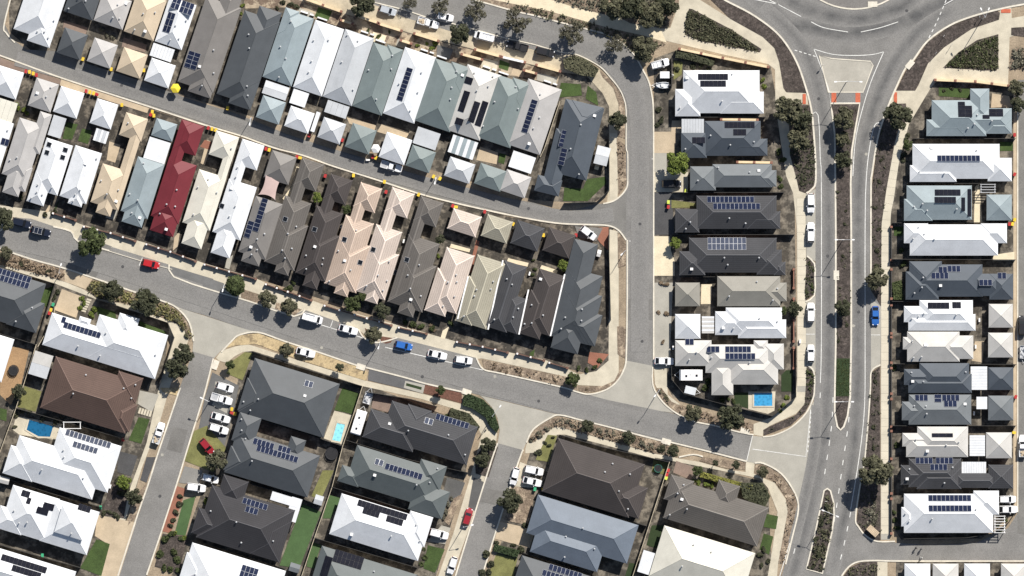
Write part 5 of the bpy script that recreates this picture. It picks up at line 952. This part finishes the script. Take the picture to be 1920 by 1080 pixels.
wh = MB(); wh.tube((0,-.11,0),(0,.11,0),.32,.32,14,0); wh.tube((0,-.115,0),(0,.115,0),.19,.19,10,1)
wheel_me = wh.mesh('wheel',[M_tyre,M_steel])
def car_parts(kind, col):
    if (kind, col) in car_me: return car_me[(kind, col)]
    L, W, zb, zh, g0, g1, r0, r1 = SPEC[kind]; hl, hw = L/2, W/2; parts = []; pm = paintmat(col, CARS[col])
    st_ = ((-hl,.72,.45,.62),(-hl+.12,.86,.3,.82 if kind != 'sedan' else .85),(-hl+.5,.97,.22,.95*zb if kind in('sedan',) else zb),(-.6,1,.22,zb),(.6,1,.22,zb),(1.0,1,.22,zb*.97),(hl-.7,.97,.22,zb*.88),(hl-.2,.86,.28,zb*.76),(hl,.66,.42,.55))
    b = MB(); rings = []
    for x, fw, zl, zt in st_:
        w_ = hw*fw; rings.append([Vector(p) for p in ((x,-w_*.92,zl),(x,-w_,(zl+zt)/2),(x,-w_*.93,zt-.03),(x,-w_*.78,zt),(x,w_*.78,zt),(x,w_*.93,zt-.03),(x,w_,(zl+zt)/2),(x,w_*.92,zl))])
    for a, c in zip(rings, rings[1:]):
        for i in range(8): j = (i+1) % 8; b.face([a[i], c[i], c[j], a[j]])
    b.face(rings[0]); b.face(rings[-1][::-1])
    parts.append(('body', b.mesh('body', pm, True), None))
    gw, rw = hw*.88, hw*.70; zg = zb-.03
    lo = [(g1,-gw,zg),(g0,-gw*.95,zg),(g0,gw*.95,zg),(g1,gw,zg)]; hi = [(r1,-rw,zh-.05),(r0,-rw,zh-.05),(r0,rw,zh-.05),(r1,rw,zh-.05)]
    b = MB()
    for i in range(4): j = (i+1) % 4; b.face([lo[i], lo[j], hi[j], hi[i]])
    b.face(hi); parts.append(('windows', b.mesh('windows', M_glassd), None))
    b = MB(); rr = [(r1-.04,-rw-.03),(r1+.1,-rw-.05),(r0-.1,-rw-.05),(r0+.04,-rw*.85),(r0+.08,0),(r0+.04,rw*.85),(r0-.1,rw+.05),(r1+.1,rw+.05),(r1-.04,rw+.03),(r1-.06,0)]
    b.prism([(x, y) for x, y in rr], zh-.05, zh+.01)
    for s in (-1, 1):
        for pa, pb in (((g0,s*gw*.95,zg),(r0,s*rw,zh-.04)),((g1,s*gw,zg),(r1,s*rw,zh-.04)),(((g0+g1)/2-.1,s*gw*.98,zg),((r0+r1)/2-.1,s*rw,zh-.04))): b.tube(pa, pb, .05, .05, 5)
    parts.append(('roof_panel', b.mesh('roof_panel', pm), None))
    if kind == 'ute':
        b = MB(); b.box(-hl+.1,-.95,-hw*.82,hw*.82,zb+.004,zb+.03,1); b.box(-hl+.05,-hl+.12,-hw*.9,hw*.9,zb-.05,zb+.22,0)
        for s in (-1, 1): b.box(-hl+.12,-.85,s*hw*.9-.05,s*hw*.9+.05,zb-.05,zb+.22,0)
        parts.append(('tray', b.mesh('tray',[pm, M_black if col != 'white' else M_steel]), None))
    for s in (-1, 1):
        b = MB(); b.box(hl-.32,hl-.1,s*hw*.62-.14,s*hw*.62+.14,.58,zb*.80); parts.append(('headlight', b.mesh('headlight', M_lamp), None))
        b = MB(); b.box(-hl+.02,-hl+.16,s*hw*.66-.13,s*hw*.66+.13,.62,.84); parts.append(('tail_light', b.mesh('tail_light', M_tail), None))
        b = MB(); b.box(g0-.35,g0-.2,s*(hw+.08)-.1,s*(hw+.08)+.1,zb-.02,zb+.12); parts.append(('mirror', b.mesh('mirror', pm), None))
        for x in (-hl*.60, hl*.62): parts.append(('wheel', wheel_me, (x, s*(hw-.1), .32)))
    car_me[(kind, col)] = parts; return parts
def car(px, py, ang, kind, col, label, extra=None, group=None):
    t = empty('parked_car' if kind not in ('ute','van') else 'parked_'+kind, P(px, py, .0)+Vector((0,0,.07)), R(-ang)); tag(t, label, {'van':'van','ute':'ute'}.get(kind,'car'), group)
    for n, me, l in car_parts(kind, col): obj(n, me, t, l)
    if extra == 'rack':
        b = MB(); zh = SPEC[kind][3]
        for x in (-1.5,-.6,.3): b.box(x-.035,x+.035,-.7,.7,zh+.06,zh+.12)
        for s in (-1,1): b.box(-1.8,.5,s*.7-.03,s*.7+.03,zh+.01,zh+.14)
        b.build('roof_rack', M_steel, t)
    if extra == 'load':
        b = MB(); zb = SPEC[kind][2]
        for i in range(9): x = random.uniform(-2.2,-1.1); y = random.uniform(-.55,.55); s = random.uniform(.12,.3); b.box(x-s,x+s,y-s,y+s,zb+.03,zb+.1+random.uniform(.1,.35))
        b.build('tray_load', M_tan, t)
    return t
for a in ((727,20,17,'hatch','silver','silver hatchback parked on the top street'),(803,43,17,'ute','white','white ute with loaded tray in the top parking bay','load'),(834,32,12,'hatch','white','small white car on the road above the loaded ute'),(908,69,195,'van','white','white van in the top parking bay','rack'),(970,87,195,'ute','black','black ute with open tray beneath the thin gum'),(1022,98,14,'suv','black','black car at the end of the top bay'),
    (1237,120,-15,'suv','white','white four wheel drive parked on the verge above a trailer','rack'),(1103,437,38,'hatch','white','white hatchback on the corner pad behind the slate house'),(734,312,16,'ute','white','white ute on the rear lane beside the white garage'),(41,418,15,'suv','navy','dark four wheel drive at the western end of the street'),(77,434,15,'wagon','navy','navy wagon with roof rack parked on the diagonal street','rack'),(283,495,14,'hatch','red','bright red hatchback parked below the red roof'),
    (586,597,15,'van','white','white van with ladder rack on the diagonal street','rack'),(653,618,15,'sedan','white','white sedan behind the ladder rack van'),(757,648,13,'hatch','blue','blue hatchback parked on the diagonal street'),(820,665,13,'sedan','white','white sedan directly after the blue hatchback'),(869,675,8,'hatch','white','white hatchback at the end of the diagonal parking bay'),(573,661,14,'sedan','white','white sedan parked on the dry grass verge'),
    (422,726,17,'hatch','white','uppermost white car on the western driveways'),(416,748,17,'ute','white','white ute with dark tray on the western driveways'),(414,783,17,'sedan','white','white sedan above the bottom wagon on the driveways'),(410,804,17,'wagon','white','lowest white wagon on the western driveways'),(388,837,50,'hatch','darkred','dark red car on the olive lawn'),(298,812,-72,'ute','white','white ute with timber tray on the western side street','load'),
    (394,897,15,'hatch','white','white car beside the black tiled house'),(368,914,8,'suv','white','white SUV at the turf strip driveway'),(1245,677,2,'sedan','white','white sedan on the apron above the caravan'),(1259,345,0,'suv','black','black SUV in the shade of the bright green tree'),
    (1520,381,90,'suv','white','topmost white car in the avenue bays'),(1520,436,-90,'wagon','white','second white car in the first avenue bay'),(1520,586,-90,'suv','white','upper white car in the second avenue bay'),(1520,663,-90,'hatch','white','lower white car in the second avenue bay'),(1641,592,90,'sedan','blue','blue sedan in the bay across the avenue'),
    (965,893,105,'hatch','white','white car on the kerb of the central side street'),(1001,882,12,'suv','white','white four wheel drive on the brown house driveway'),(998,903,14,'sedan','white','white sedan below the four wheel drive on the driveway'),(877,969,-74,'hatch','darkred','red hatchback on the verge crossover'),(823,1001,15,'suv','white','white SUV on the driveway by the front lawn'),(848,1060,108,'hatch','white','white hatchback on the street by the front lawn'),(1888,936,0,'hatch','white','upper white car beside the last white house'),(1889,955,0,'sedan','white','lower white car beside the last white house'),
    (1917,836,-90,'ute','white','white ute with full tray on the back lane','load'),(1916,610,-90,'suv','black','black SUV on the back lane')):
    car(*a)
# trailers, caravans, boat
def trailer(px, py, ang, L, W, m, label, kind='box'):
    t = empty('trailer' if kind != 'caravan' else 'caravan', P(px, py)+Vector((0,0,.03)), R(-ang)); tag(t, label, 'caravan' if kind == 'caravan' else 'trailer')
    b = MB(); b.box(-L/2, L/2, -W/2+.1, W/2-.1, .42, .56); b.tube((L/2,-W/3,.5),(L/2+1.1,0,.5),.05); b.tube((L/2,W/3,.5),(L/2+1.1,0,.5),.05); b.build('chassis', M_steel, t)
    for s in (-1, 1):
        for x in ((-.15,) if kind != 'caravan' else (-.45,.35)): obj('wheel', wheel_me, t, (x, s*(W/2-.1), .33))
    if kind == 'caravan':
        b = MB(); r = .18; prof = [(-L/2,.56),(-L/2,2.35),(-L/2+.25,2.6),(L/2-.35,2.6),(L/2,2.1),(L/2,.56)]
        for i in range(len(prof)):
            a, c = prof[i-1], prof[i]; b.face([(a[0],-W/2,a[1]),(c[0],-W/2,c[1]),(c[0],W/2,c[1]),(a[0],W/2,a[1])])
        b.face([(x,-W/2,z) for x, z in prof][::-1]); b.face([(x,W/2,z) for x, z in prof]); b.build('body', m, t)
        for x, y in ((-L*.25,.1),(L*.2,.2),(0,-.3)):
            b = MB(); b.box(x-.22,x+.22,y-.22,y+.22,2.6,2.72); b.build('roof_hatch', M_pvk if x else M_white, t)
        b = MB(); b.box(-L*.4,L*.3,-W/2-.04,-W/2+.0,2.3,2.45); b.build('awning', M_white, t)
        b = MB(); b.box(-.3,.3,W/2+.003,W/2+.02,.7,2.2); b.build('door', M_steel, t)
    elif kind == 'box':
        b = MB(); b.box(-L/2,L/2,-W/2,W/2,.57,1.75); b.box(-L/2+.05,L/2-.05,-W/2+.05,W/2-.05,1.75,1.8); b.build('canopy', m, t)
    elif kind == 'open':
        b = MB()
        for s in (-1,1): b.box(-L/2,L/2,s*W/2-.03,s*W/2+.03,.57,.95)
        for s in (-1,1): b.box(s*L/2-.03,s*L/2+.03,-W/2+.04,W/2-.04,.57,.95)
        b.build('side_panel', m, t); b = MB()
        for i in range(12): x = random.uniform(-L/2+.4,L/2-.4); y = random.uniform(-W/2+.3,W/2-.3); s = random.uniform(.1,.3); b.box(x-s,x+s,y-s,y+s,.57,.7+random.uniform(0,.5))
        b.build('load', M_steel, t)
    elif kind == 'boat':
        b = MB(); rings = []
        for x, fw in ((-L/2,.8),(-L/4,1),(0,1),(L/4,.85),(L*.42,.5),(L/2+.2,.05)):
            w_ = W/2*fw; rings.append([(x,-w_,1.2),(x,-w_*.8,.75),(x,0,.6),(x,w_*.8,.75),(x,w_,1.2),(x,w_*.82,1.22),(x,w_*.7,.95),(x,-w_*.7,.95),(x,-w_*.82,1.22)])
        for a, c in zip(rings, rings[1:]):
            for i in range(9): j = (i+1) % 9; b.face([a[i],a[j],c[j],c[i]])
        b.face(rings[0]); b.build('hull', m, t); b = MB(); b.box(-.3,.3,-.35,.35,.96,1.45); b.build('console', M_white, t); b = MB(); b.box(-L/2-.45,-L/2-.02,-.22,.22,.8,1.6); b.build('outboard_motor', M_black, t)
trailer(673,792,-73,5.8,2.4,M_white,'long white caravan parked beside the charcoal tiled house','caravan'); trailer(1295,703,180,5.4,2.5,M_white,'white caravan with roof hatches in the walled pool house yard','caravan')
trailer(690,746,-73,2.8,1.8,M_steel,'open trailer full of tools behind the long caravan','open'); trailer(1246,141,0,2.2,1.6,M_white,'white box trailer between the four wheel drive and boat'); trailer(1242,160,180,2.9,1.5,mat('boat_grey',(.5,.52,.54),.05),'small grey boat on its trailer beside the verge','boat'); trailer(1919,660,90,3.0,1.8,M_steel,'open cage trailer on the back lane','open')
trailer(1294,732,14,2.6,1.8,mat('tarp_pale',(.55,.58,.60),.05),'pale covered trailer against the dark yard fence')

# ------------------------------------------------------------------ bins
BINS = {}
def bin_me(c):
    if c not in BINS:
        b = MB(); z0, z1 = .06, .95; lo = [(-.22,-.26,z0),(.22,-.26,z0),(.22,.26,z0),(-.22,.26,z0)]; hi = [(-.29,-.36,z1),(.29,-.36,z1),(.29,.36,z1),(-.29,.36,z1)]
        for i in range(4): j = (i+1) % 4; b.face([lo[i],lo[j],hi[j],hi[i]])
        b.face(lo[::-1]); b.face(hi); bm = b.mesh('body', mat('bin_green',(.02,.04,.025),.05,rough=.5))
        l = MB(); l.prism([(-.32,-.36),(-.26,-.42),(.26,-.42),(.32,-.36),(.32,.38),(-.32,.38)], z1+.005, z1+.07); l.box(-.25,.25,.38,.44,z1+.01,z1+.06)
        lm = l.mesh('lid', mat('bin_lid_'+c, dict(yellow=(.72,.50,.05), red=(.42,.04,.04), green=(.05,.35,.18), lime=(.55,.62,.1))[c], .05, rough=.5)); BINS[c] = bm, lm
    return BINS[c]
def wbin(px, py, c):
    b = near(px, py); b = b.replace(' in the top row','').replace(' in the middle row',' mid row').replace('terrace ','').replace(' on the lane','').replace(' roofed','').replace(' pyramid','').replace(' corner house','')
    lab = f"{c}-lidded bin by the {b}".split(); lab = ' '.join(lab[:16]).rstrip(',')
    t = empty('wheelie_bin', P(px, py), R(random.uniform(-25,5)+(90 if random.random() < .1 else 0))); tag(t, lab, 'bin', 'wheelie bins')
    bm, lm = bin_me(c); obj('body', bm, t); obj('lid', lm, t)
for x, y, c in ((49,134,'r'),(56,135,'y'),(63,138,'y'),(69,141,'r'),(162,171,'r'),(169,173,'y'),(176,175,'y'),(182,177,'r'),(229,197,'y'),(156,111,'y'),(209,130,'y'),(270,132,'y'),(283,215,'r'),(289,217,'y'),(391,240,'r'),(398,242,'y'),(405,244,'y'),(499,279,'r'),(505,281,'y'),(557,294,'r'),(563,296,'y'),(610,330,'r'),(663,329,'y'),(721,341,'y'),(580,254,'r'),(642,263,'r'),(699,294,'r'),(705,296,'y'),(724,360,'r'),(813,331,'y'),(825,335,'y'),(785,365,'y'),(849,386,'r'),(855,388,'y'),(909,397,'r'),(962,420,'y'),(1019,441,'y'),(1080,441,'r'),(427,203,'y'),(96,581,'y'),(93,587,'r'),(100,571,'g'),(231,824,'r'),(435,767,'y'),(435,774,'r'),(441,776,'y'),(1253,882,'r'),(1250,890,'r'),(1249,896,'l'),(1019,917,'y'),(1253,379,'l'),(1253,388,'r'),(1286,358,'l'),(1902,253,'r'),(1902,327,'r'),(1902,412,'y'),(1892,420,'r'),(1898,420,'y'),(1904,744,'r'),(1901,811,'y'),(189,951,'g'),(80,1041,'g'),(1003,917,'g'),(286,210,'y')):
    wbin(x, y, dict(r='red', y='yellow', g='green', l='lime')[c])

# ------------------------------------------------------------------ street lamps, signs
def lamp(px, py, h, arms, label, group='street lamps'):
    t = empty('street_lamp', P(px, py)); tag(t, label, 'street lamp', group)
    b = MB(); b.tube((0,0,0),(0,0,h),.10,.06,8); b.box(-.2,.2,-.2,.2,0,.05); b.build('pole', M_steel, t, smooth=False)
    for ax, ay in arms:
        e = Vector((ax/8, -ay/8, h+.25)); b = MB(); b.tube((0,0,h-.05), e, .055, .045, 6); arm = b.build('arm', M_steel, t)
        d = Vector((e.x, e.y, 0)).normalized(); n_ = Vector((-d.y, d.x, 0)); b = MB(); b.prism([tuple((e+d*u_+n_*w_).xy) for u_, w_ in ((-.15,-.13),(.45,-.17),(.6,0),(.45,.17),(-.15,.13))], h+.18, h+.34); b.build('lamp_head', M_white, arm)
for a in ((1586,155,10.5,((-22,1),(22,1)),'tall twin arm lamp on the concrete traffic island'),(1580,450,9,((-14,0),(14,0)),'twin arm lamp midway down the avenue median'),(1579,752,9,((-14,0),(14,0)),'twin arm lamp at the lower tip of the main median'),(1553,960,9,((-12,-5),(12,5)),'twin arm lamp in the tapering median'),(1841,36,10.5,((-7,-14),(6,-14)),'tall lamp in the mulch bed by the roundabout exit'),
    (393,752,5.2,((-12,-6),),'street lamp leaning over the western side street by the white cars'),(113,512,5.2,((4,-14),),'street lamp in the dry verge by the tan crossover'),(817,334,4.2,((-1,8),),'lamp on the rear lane between yellow bins'),(471,222,4.5,((-1,10),),'lamp on the rear lane below the slate terrace'),(869,987,6,((15,-4),),'street lamp beside the red hatchback'),(923,780,6,((14,-18),),'street lamp rising from the clipped hedge'),(1236,730,6.5,((-8,10),),'street lamp at the pool house kerb corner'),(422,535,5.5,((-2,8),),'street lamp beside the ball shaped tree'),(714,640,6,((-3,10),),'street lamp above the blue hatchback'),(1172,470,5.5,((-6,6),),'lamp post in the dry bed by the lane mouth')):
    lamp(*a)
def sign(px, py, ang, label, c=M_white, w=.6, h=2.3):
    t = empty('road_sign', P(px, py), R(-ang)); tag(t, label, 'sign', 'road signs'); b = MB(); b.tube((0,0,0),(0,0,h),.04,.04,6); b.build('post', M_steel, t); b = MB(); b.box(-.04,-.015,-w/2,w/2,h-.7,h); b.build('sign_plate', c, t)
for a in ((1542,122,70,'keep side sign at the edge of the traffic island'),(1769,68,40,'round sign in the mulch bed by the roundabout exit'),(1754,100,30,'short sign further down the roundabout exit bed'),(1574,205,90,'sign at the top end of the median'),(1784,84,40,'thin post sign beside the curved path'),(1836,32,10,'sign next to the tall roundabout lamp'),(1548,940,80,'sign in the tapering median')): sign(*a)

# ------------------------------------------------------------------ yard things
def umbrella(px, py, r, m, label):
    t = empty('garden_umbrella', P(px, py)); tag(t, label, 'umbrella'); b = MB(); b.tube((0,0,0),(0,0,2.5),.03); b.build('pole', M_steel, t)
    rm = r/8; k = [(math.cos(i*math.pi/3)*rm, math.sin(i*math.pi/3)*rm, 2.15) for i in range(6)]; b = MB()
    for i in range(6): b.face([k[i], k[(i+1) % 6], (0,0,2.65)]); b.face([(0,0,2.6), k[(i+1) % 6], k[i]])
    b.build('canopy', m, t); b = MB(); b.tube((0,0,0),(0,0,.1),.3,.3,10); b.build('base', M_dark, t)
umbrella(330,166,9.5,mat('canvas_yellow',(.75,.60,.05),.05),'bright yellow garden umbrella at the lane side'); umbrella(705,279,9,M_white,'small white square shade beside the white garage')
def trampoline(px, py, r, m, label):
    t = empty('trampoline', P(px, py)); tag(t, label, 'trampoline'); rm = r/8; n = 18; b = MB()
    c = [(math.cos(i*2*math.pi/n), math.sin(i*2*math.pi/n)) for i in range(n)]
    b.face([(x*rm*.82, y*rm*.82, .8) for x, y in c]); b.build('jumping_mat', M_black, t); b = MB()
    for i in range(n):
        a, d = c[i], c[(i+1) % n]; b.face([(a[0]*rm*.84,a[1]*rm*.84,.82),(a[0]*rm,a[1]*rm,.84),(d[0]*rm,d[1]*rm,.84),(d[0]*rm*.84,d[1]*rm*.84,.82)])
    b.build('pad', m, t); b = MB()
    for i in range(0, n, 3): b.tube((c[i][0]*rm*.97,c[i][1]*rm*.97,0),(c[i][0]*rm*.97,c[i][1]*rm*.97,1.9),.03,.03,5)
    b.build('frame_poles', M_dark, t)
trampoline(26,694,10,M_dark,'black round trampoline on bare orange earth'); trampoline(622,850,12,M_dark,'dark round trampoline behind the slate houses'); trampoline(1234,878,8,mat('canvas_green',(.03,.12,.09),.05),'green padded trampoline on the back lawn')
q = [P(498,328,2.9),P(529,331,2.3),P(516,375,2.6),P(485,365,2.2)]; root = empty('shade_sail', P(507,350)); tag(root,'pink four cornered shade sail behind the taupe garage','shade sail'); b = MB(); N_ = 8; rows = []
for i in range(N_+1):
    row = []
    for j in range(N_+1):
        s, t_ = i/N_, j/N_; s2 = .5+(s-.5)*(1-.22*4*t_*(1-t_)*.9) ; t2 = .5+(t_-.5)*(1-.22*4*s*(1-s)*.9)
        p = (q[0]*(1-t2)+q[1]*t2)*(1-s2)+(q[3]*(1-t2)+q[2]*t2)*s2; row.append(p-root.location)
    rows.append(row)
for i in range(N_):
    for j in range(N_): b.face([rows[i][j],rows[i+1][j],rows[i+1][j+1],rows[i][j+1]])
b.build('sail', mat('sail_pink',(.50,.38,.35),.04), root, smooth=True)
for p in q: b = MB(); l = p-root.location; b.tube((l.x,l.y,0),(l.x,l.y,l.z+.1),.05); b.build('sail_post', M_steel, root)
# stacked pallets on the verge, pergola, grey frame, sheds
t = empty('pallet_stack', P(1636,995), R(-42)); tag(t,'cream timber stack with dark sides on the lower mulch verge','pallet')
for k in range(8):
    b = MB(); x = -1.25+k*.36; b.box(x-.16,x+.16,-.75,.75,1.5,1.56+random.uniform(0,.06)); b.build('plank', mat('timber_pale',(.50,.40,.28),.15), t)
b = MB(); b.box(-1.4,1.4,-.75,.75,.1,1.48); b.build('stack_core', mat('timber_dark',(.12,.08,.05),.2), t)
def frame(px0, py0, px1, py1, n, m, label, name='pergola', h=2.5):
    a = P(px0,py0); c = P(px1,py1); ctr = (a+c)/2; t = empty(name, ctr); tag(t, label, name); x, y = abs(c.x-a.x)/2, abs(c.y-a.y)/2
    for sx in (-1,1):
        for sy in (-1,1): b = MB(); b.box(sx*x-.07,sx*x+.07,sy*y-.07,sy*y+.07,0,h-.1); b.build('post', m, t)
    for sx in (-1,1): b = MB(); b.box(sx*x-.08,sx*x+.08,-y-.1,y+.1,h-.1,h+.08); b.build('beam', m, t)
    for k in range(n): b = MB(); yy = -y+2*y*k/(n-1); b.box(-x-.2,x+.2,yy-.07,yy+.07,h+.09,h+.22); b.build('rafter', m, t)
frame(1864,967,1882,998,7,M_white,'white timber pergola beside the last white house'); frame(1838,346,1864,361,4,M_steel,'grey steel pergola behind the blue grey house'); frame(121,791,152,803,2,M_white,'white pergola frame beside the pool fence')
for px, py, a, wx, wy, m, lb in ((598,937,17,2.0,2.2,roofmat('lgrey'),'small grey garden shed on the dry back lawn'),(553,1064,17,2.4,2.0,roofmat('lslate'),'grey garden shed at the end of the long turf'),(9,900,14,2.4,1.6,roofmat('offwhite'),'pale shed by the dark western fence'),(1119,313,14,1.0,1.3,M_cream,'cream outdoor box on the corner lawn'),(1123,475,14,.9,1.6,M_white,'white storage box beside the slate corner house')):
    t = empty('garden_shed' if wx > 1.5 else 'storage_box', P(px,py), R(-a)); tag(t, lb, 'shed' if wx > 1.5 else 'box'); h = 2.0 if wx > 1.5 else .9
    b = MB(); b.box(-wx/2+.06,wx/2-.06,-wy/2+.06,wy/2-.06,0,h); b.build('wall', m, t); b = MB()
    b.face([(-wx/2,-wy/2,h),(wx/2,-wy/2,h),(wx/2,0,h+.25),(-wx/2,0,h+.25)]); b.face([(-wx/2,0,h+.25),(wx/2,0,h+.25),(wx/2,wy/2,h),(-wx/2,wy/2,h)]); b.face([(-wx/2,wy/2,h-.01),(wx/2,wy/2,h-.01),(wx/2,-wy/2,h-.01),(-wx/2,-wy/2,h-.01)]); b.build('roof', m, t)
for i in range(6):
    px, py = 167-i*2.0, 562+i*4.2; b = MB(); b.box(-.55,.55,-.22,.22,.02,.14); o = b.build('stepping_stone', M_conc, None, P(px,py), (0,0,R(-17))); tag(o,'pale rectangular stepping stone in the path to the big white house','stepping stone','stepping stones')
for i in range(5):
    px, py = 262+i*5.0, 770+i*1.5; b = MB(); b.box(-.25,.25,-.7,.7,.02,.14); o = b.build('stepping_stone', M_conc, None, P(px,py), (0,0,R(-17))); tag(o,'white rectangular paving stone before the brown tiled house','stepping stone','white paving stones')
ac = MB(); ac.box(-.45,.45,-.19,.19,.08,.75); acm = ac.mesh('casing', M_white); fan = MB(); fan.tube((-.12,-.195,.42),(-.12,-.215,.42),.26,.26,12); fanm = fan.mesh('fan_grille', M_dark)
for px, py, a in ((495,112,105),(485,141,105),(480,157,105),(60,302,105),(813,481,105),(704,446,105),(757,452,105),(640,425,105),(590,408,105),(993,513,105),(1262,652,90),(1500,640,90),(1836,600,90),(1829,650,90),(1845,718,0),(1826,775,90),(207,912,105),(690,300,0)):
    t = empty('air_conditioner', P(px,py), R(-a)); tag(t, 'white air conditioner by the '+' '.join(near(px,py).replace(',','').split()[:11]), 'air conditioner', 'outdoor air conditioners'); obj('casing', acm, t); obj('fan_grille', fanm, t)
# ------------------------------------------------------------------ people crossing the lane at the bottom
def person(px, py, rz, shirt, legs, label, stride=.22):
    t = empty('person', P(px, py)+Vector((0,0,.02)), rz); tag(t, label, 'person', 'people on the cross street')
    V = [(0,0,.95),(0,0,1.2),(0,0,1.42),(0,0,1.52),(.02,0,1.66),(0,.09,.9),(stride,.1,.5),(stride*.7,.1,.08),(stride*.7+.2,.1,.05),(0,-.09,.9),(-stride*.5,-.1,.5),(-stride*1.5,-.1,.1),(-stride*1.5+.18,-.1,.05),(0,.2,1.4),(-.1,.25,1.12),(.08,.25,.9),(0,-.2,1.4),(.1,-.25,1.12),(.25,-.22,.95)]
    E = [(0,1),(1,2),(2,3),(3,4),(0,5),(5,6),(6,7),(7,8),(0,9),(9,10),(10,11),(11,12),(2,13),(13,14),(14,15),(2,16),(16,17),(17,18)]
    RD = [.13,.14,.13,.06,.11,.09,.065,.045,.04,.09,.065,.045,.04,.07,.045,.035,.07,.045,.035]
    me = D.meshes.new('person_body'); me.from_pydata(V, E, []); o = obj('body', me, t); sm = o.modifiers.new('skin','SKIN'); o.modifiers.new('sub','SUBSURF').levels = 1; o.modifiers['sub'].render_levels = 1
    for i, r in enumerate(RD): me.skin_vertices[0].data[i].radius = (r, r); me.skin_vertices[0].data[i].use_root = (i == 0)
    me.materials.append(shirt)
    b = MB()
    for k in range(5):
        z0, z1 = 1.70+.02*k, 1.72+.02*k; r0, r1 = .115*math.cos(k*.3), .115*math.cos((k+1)*.3); b.tube((.0,0,z0),(.0,0,z1),r0,r1,9,0,True)
    b.build('hair', M_dark, t)
    b = MB()
    for s, x in ((.1,.08),(-.1,-.06)): b.tube((0,s*.9,.93),(x*1.4,s,.5),.105,.085,8); b.tube((x*1.4,s,.5),(x*1.2,s,.14),.085,.065,8)
    b.build('trousers', legs, t)
person(1717,1027,.4,mat('cloth_dark',(.03,.03,.04),.05),mat('cloth_navy',(.02,.025,.05),.05),'person in dark clothes walking below the curved fence'); person(1727,1029,.6,mat('cloth_grey',(.15,.15,.16),.05),MATS['cloth_dark'],'person in grey walking beside the dark clothed one'); person(1727,1046,-1.2,mat('cloth_white',(.7,.7,.68),.05),MATS['cloth_dark'],'person in a white top on the open cross street')
# a plain statement of order for things that otherwise look alike
from collections import defaultdict
same = defaultdict(list)
for o in D.objects:
    if o.parent is None and o.get('category') and o.get('label'): same[o['label']].append(o)
for lab, os_ in same.items():
    if len(os_) < 2: continue
    xs = [o.location.x for o in os_]; ys = [o.location.y for o in os_]; vert = max(ys)-min(ys) > max(xs)-min(xs)
    os_.sort(key=lambda o: -o.location.y if vert else o.location.x)
    for i, o in enumerate(os_): o['label'] = ' '.join(lab.split()[:12]).rstrip(',') + f", {ORD[i]} from {'the top' if vert else 'the west'}"
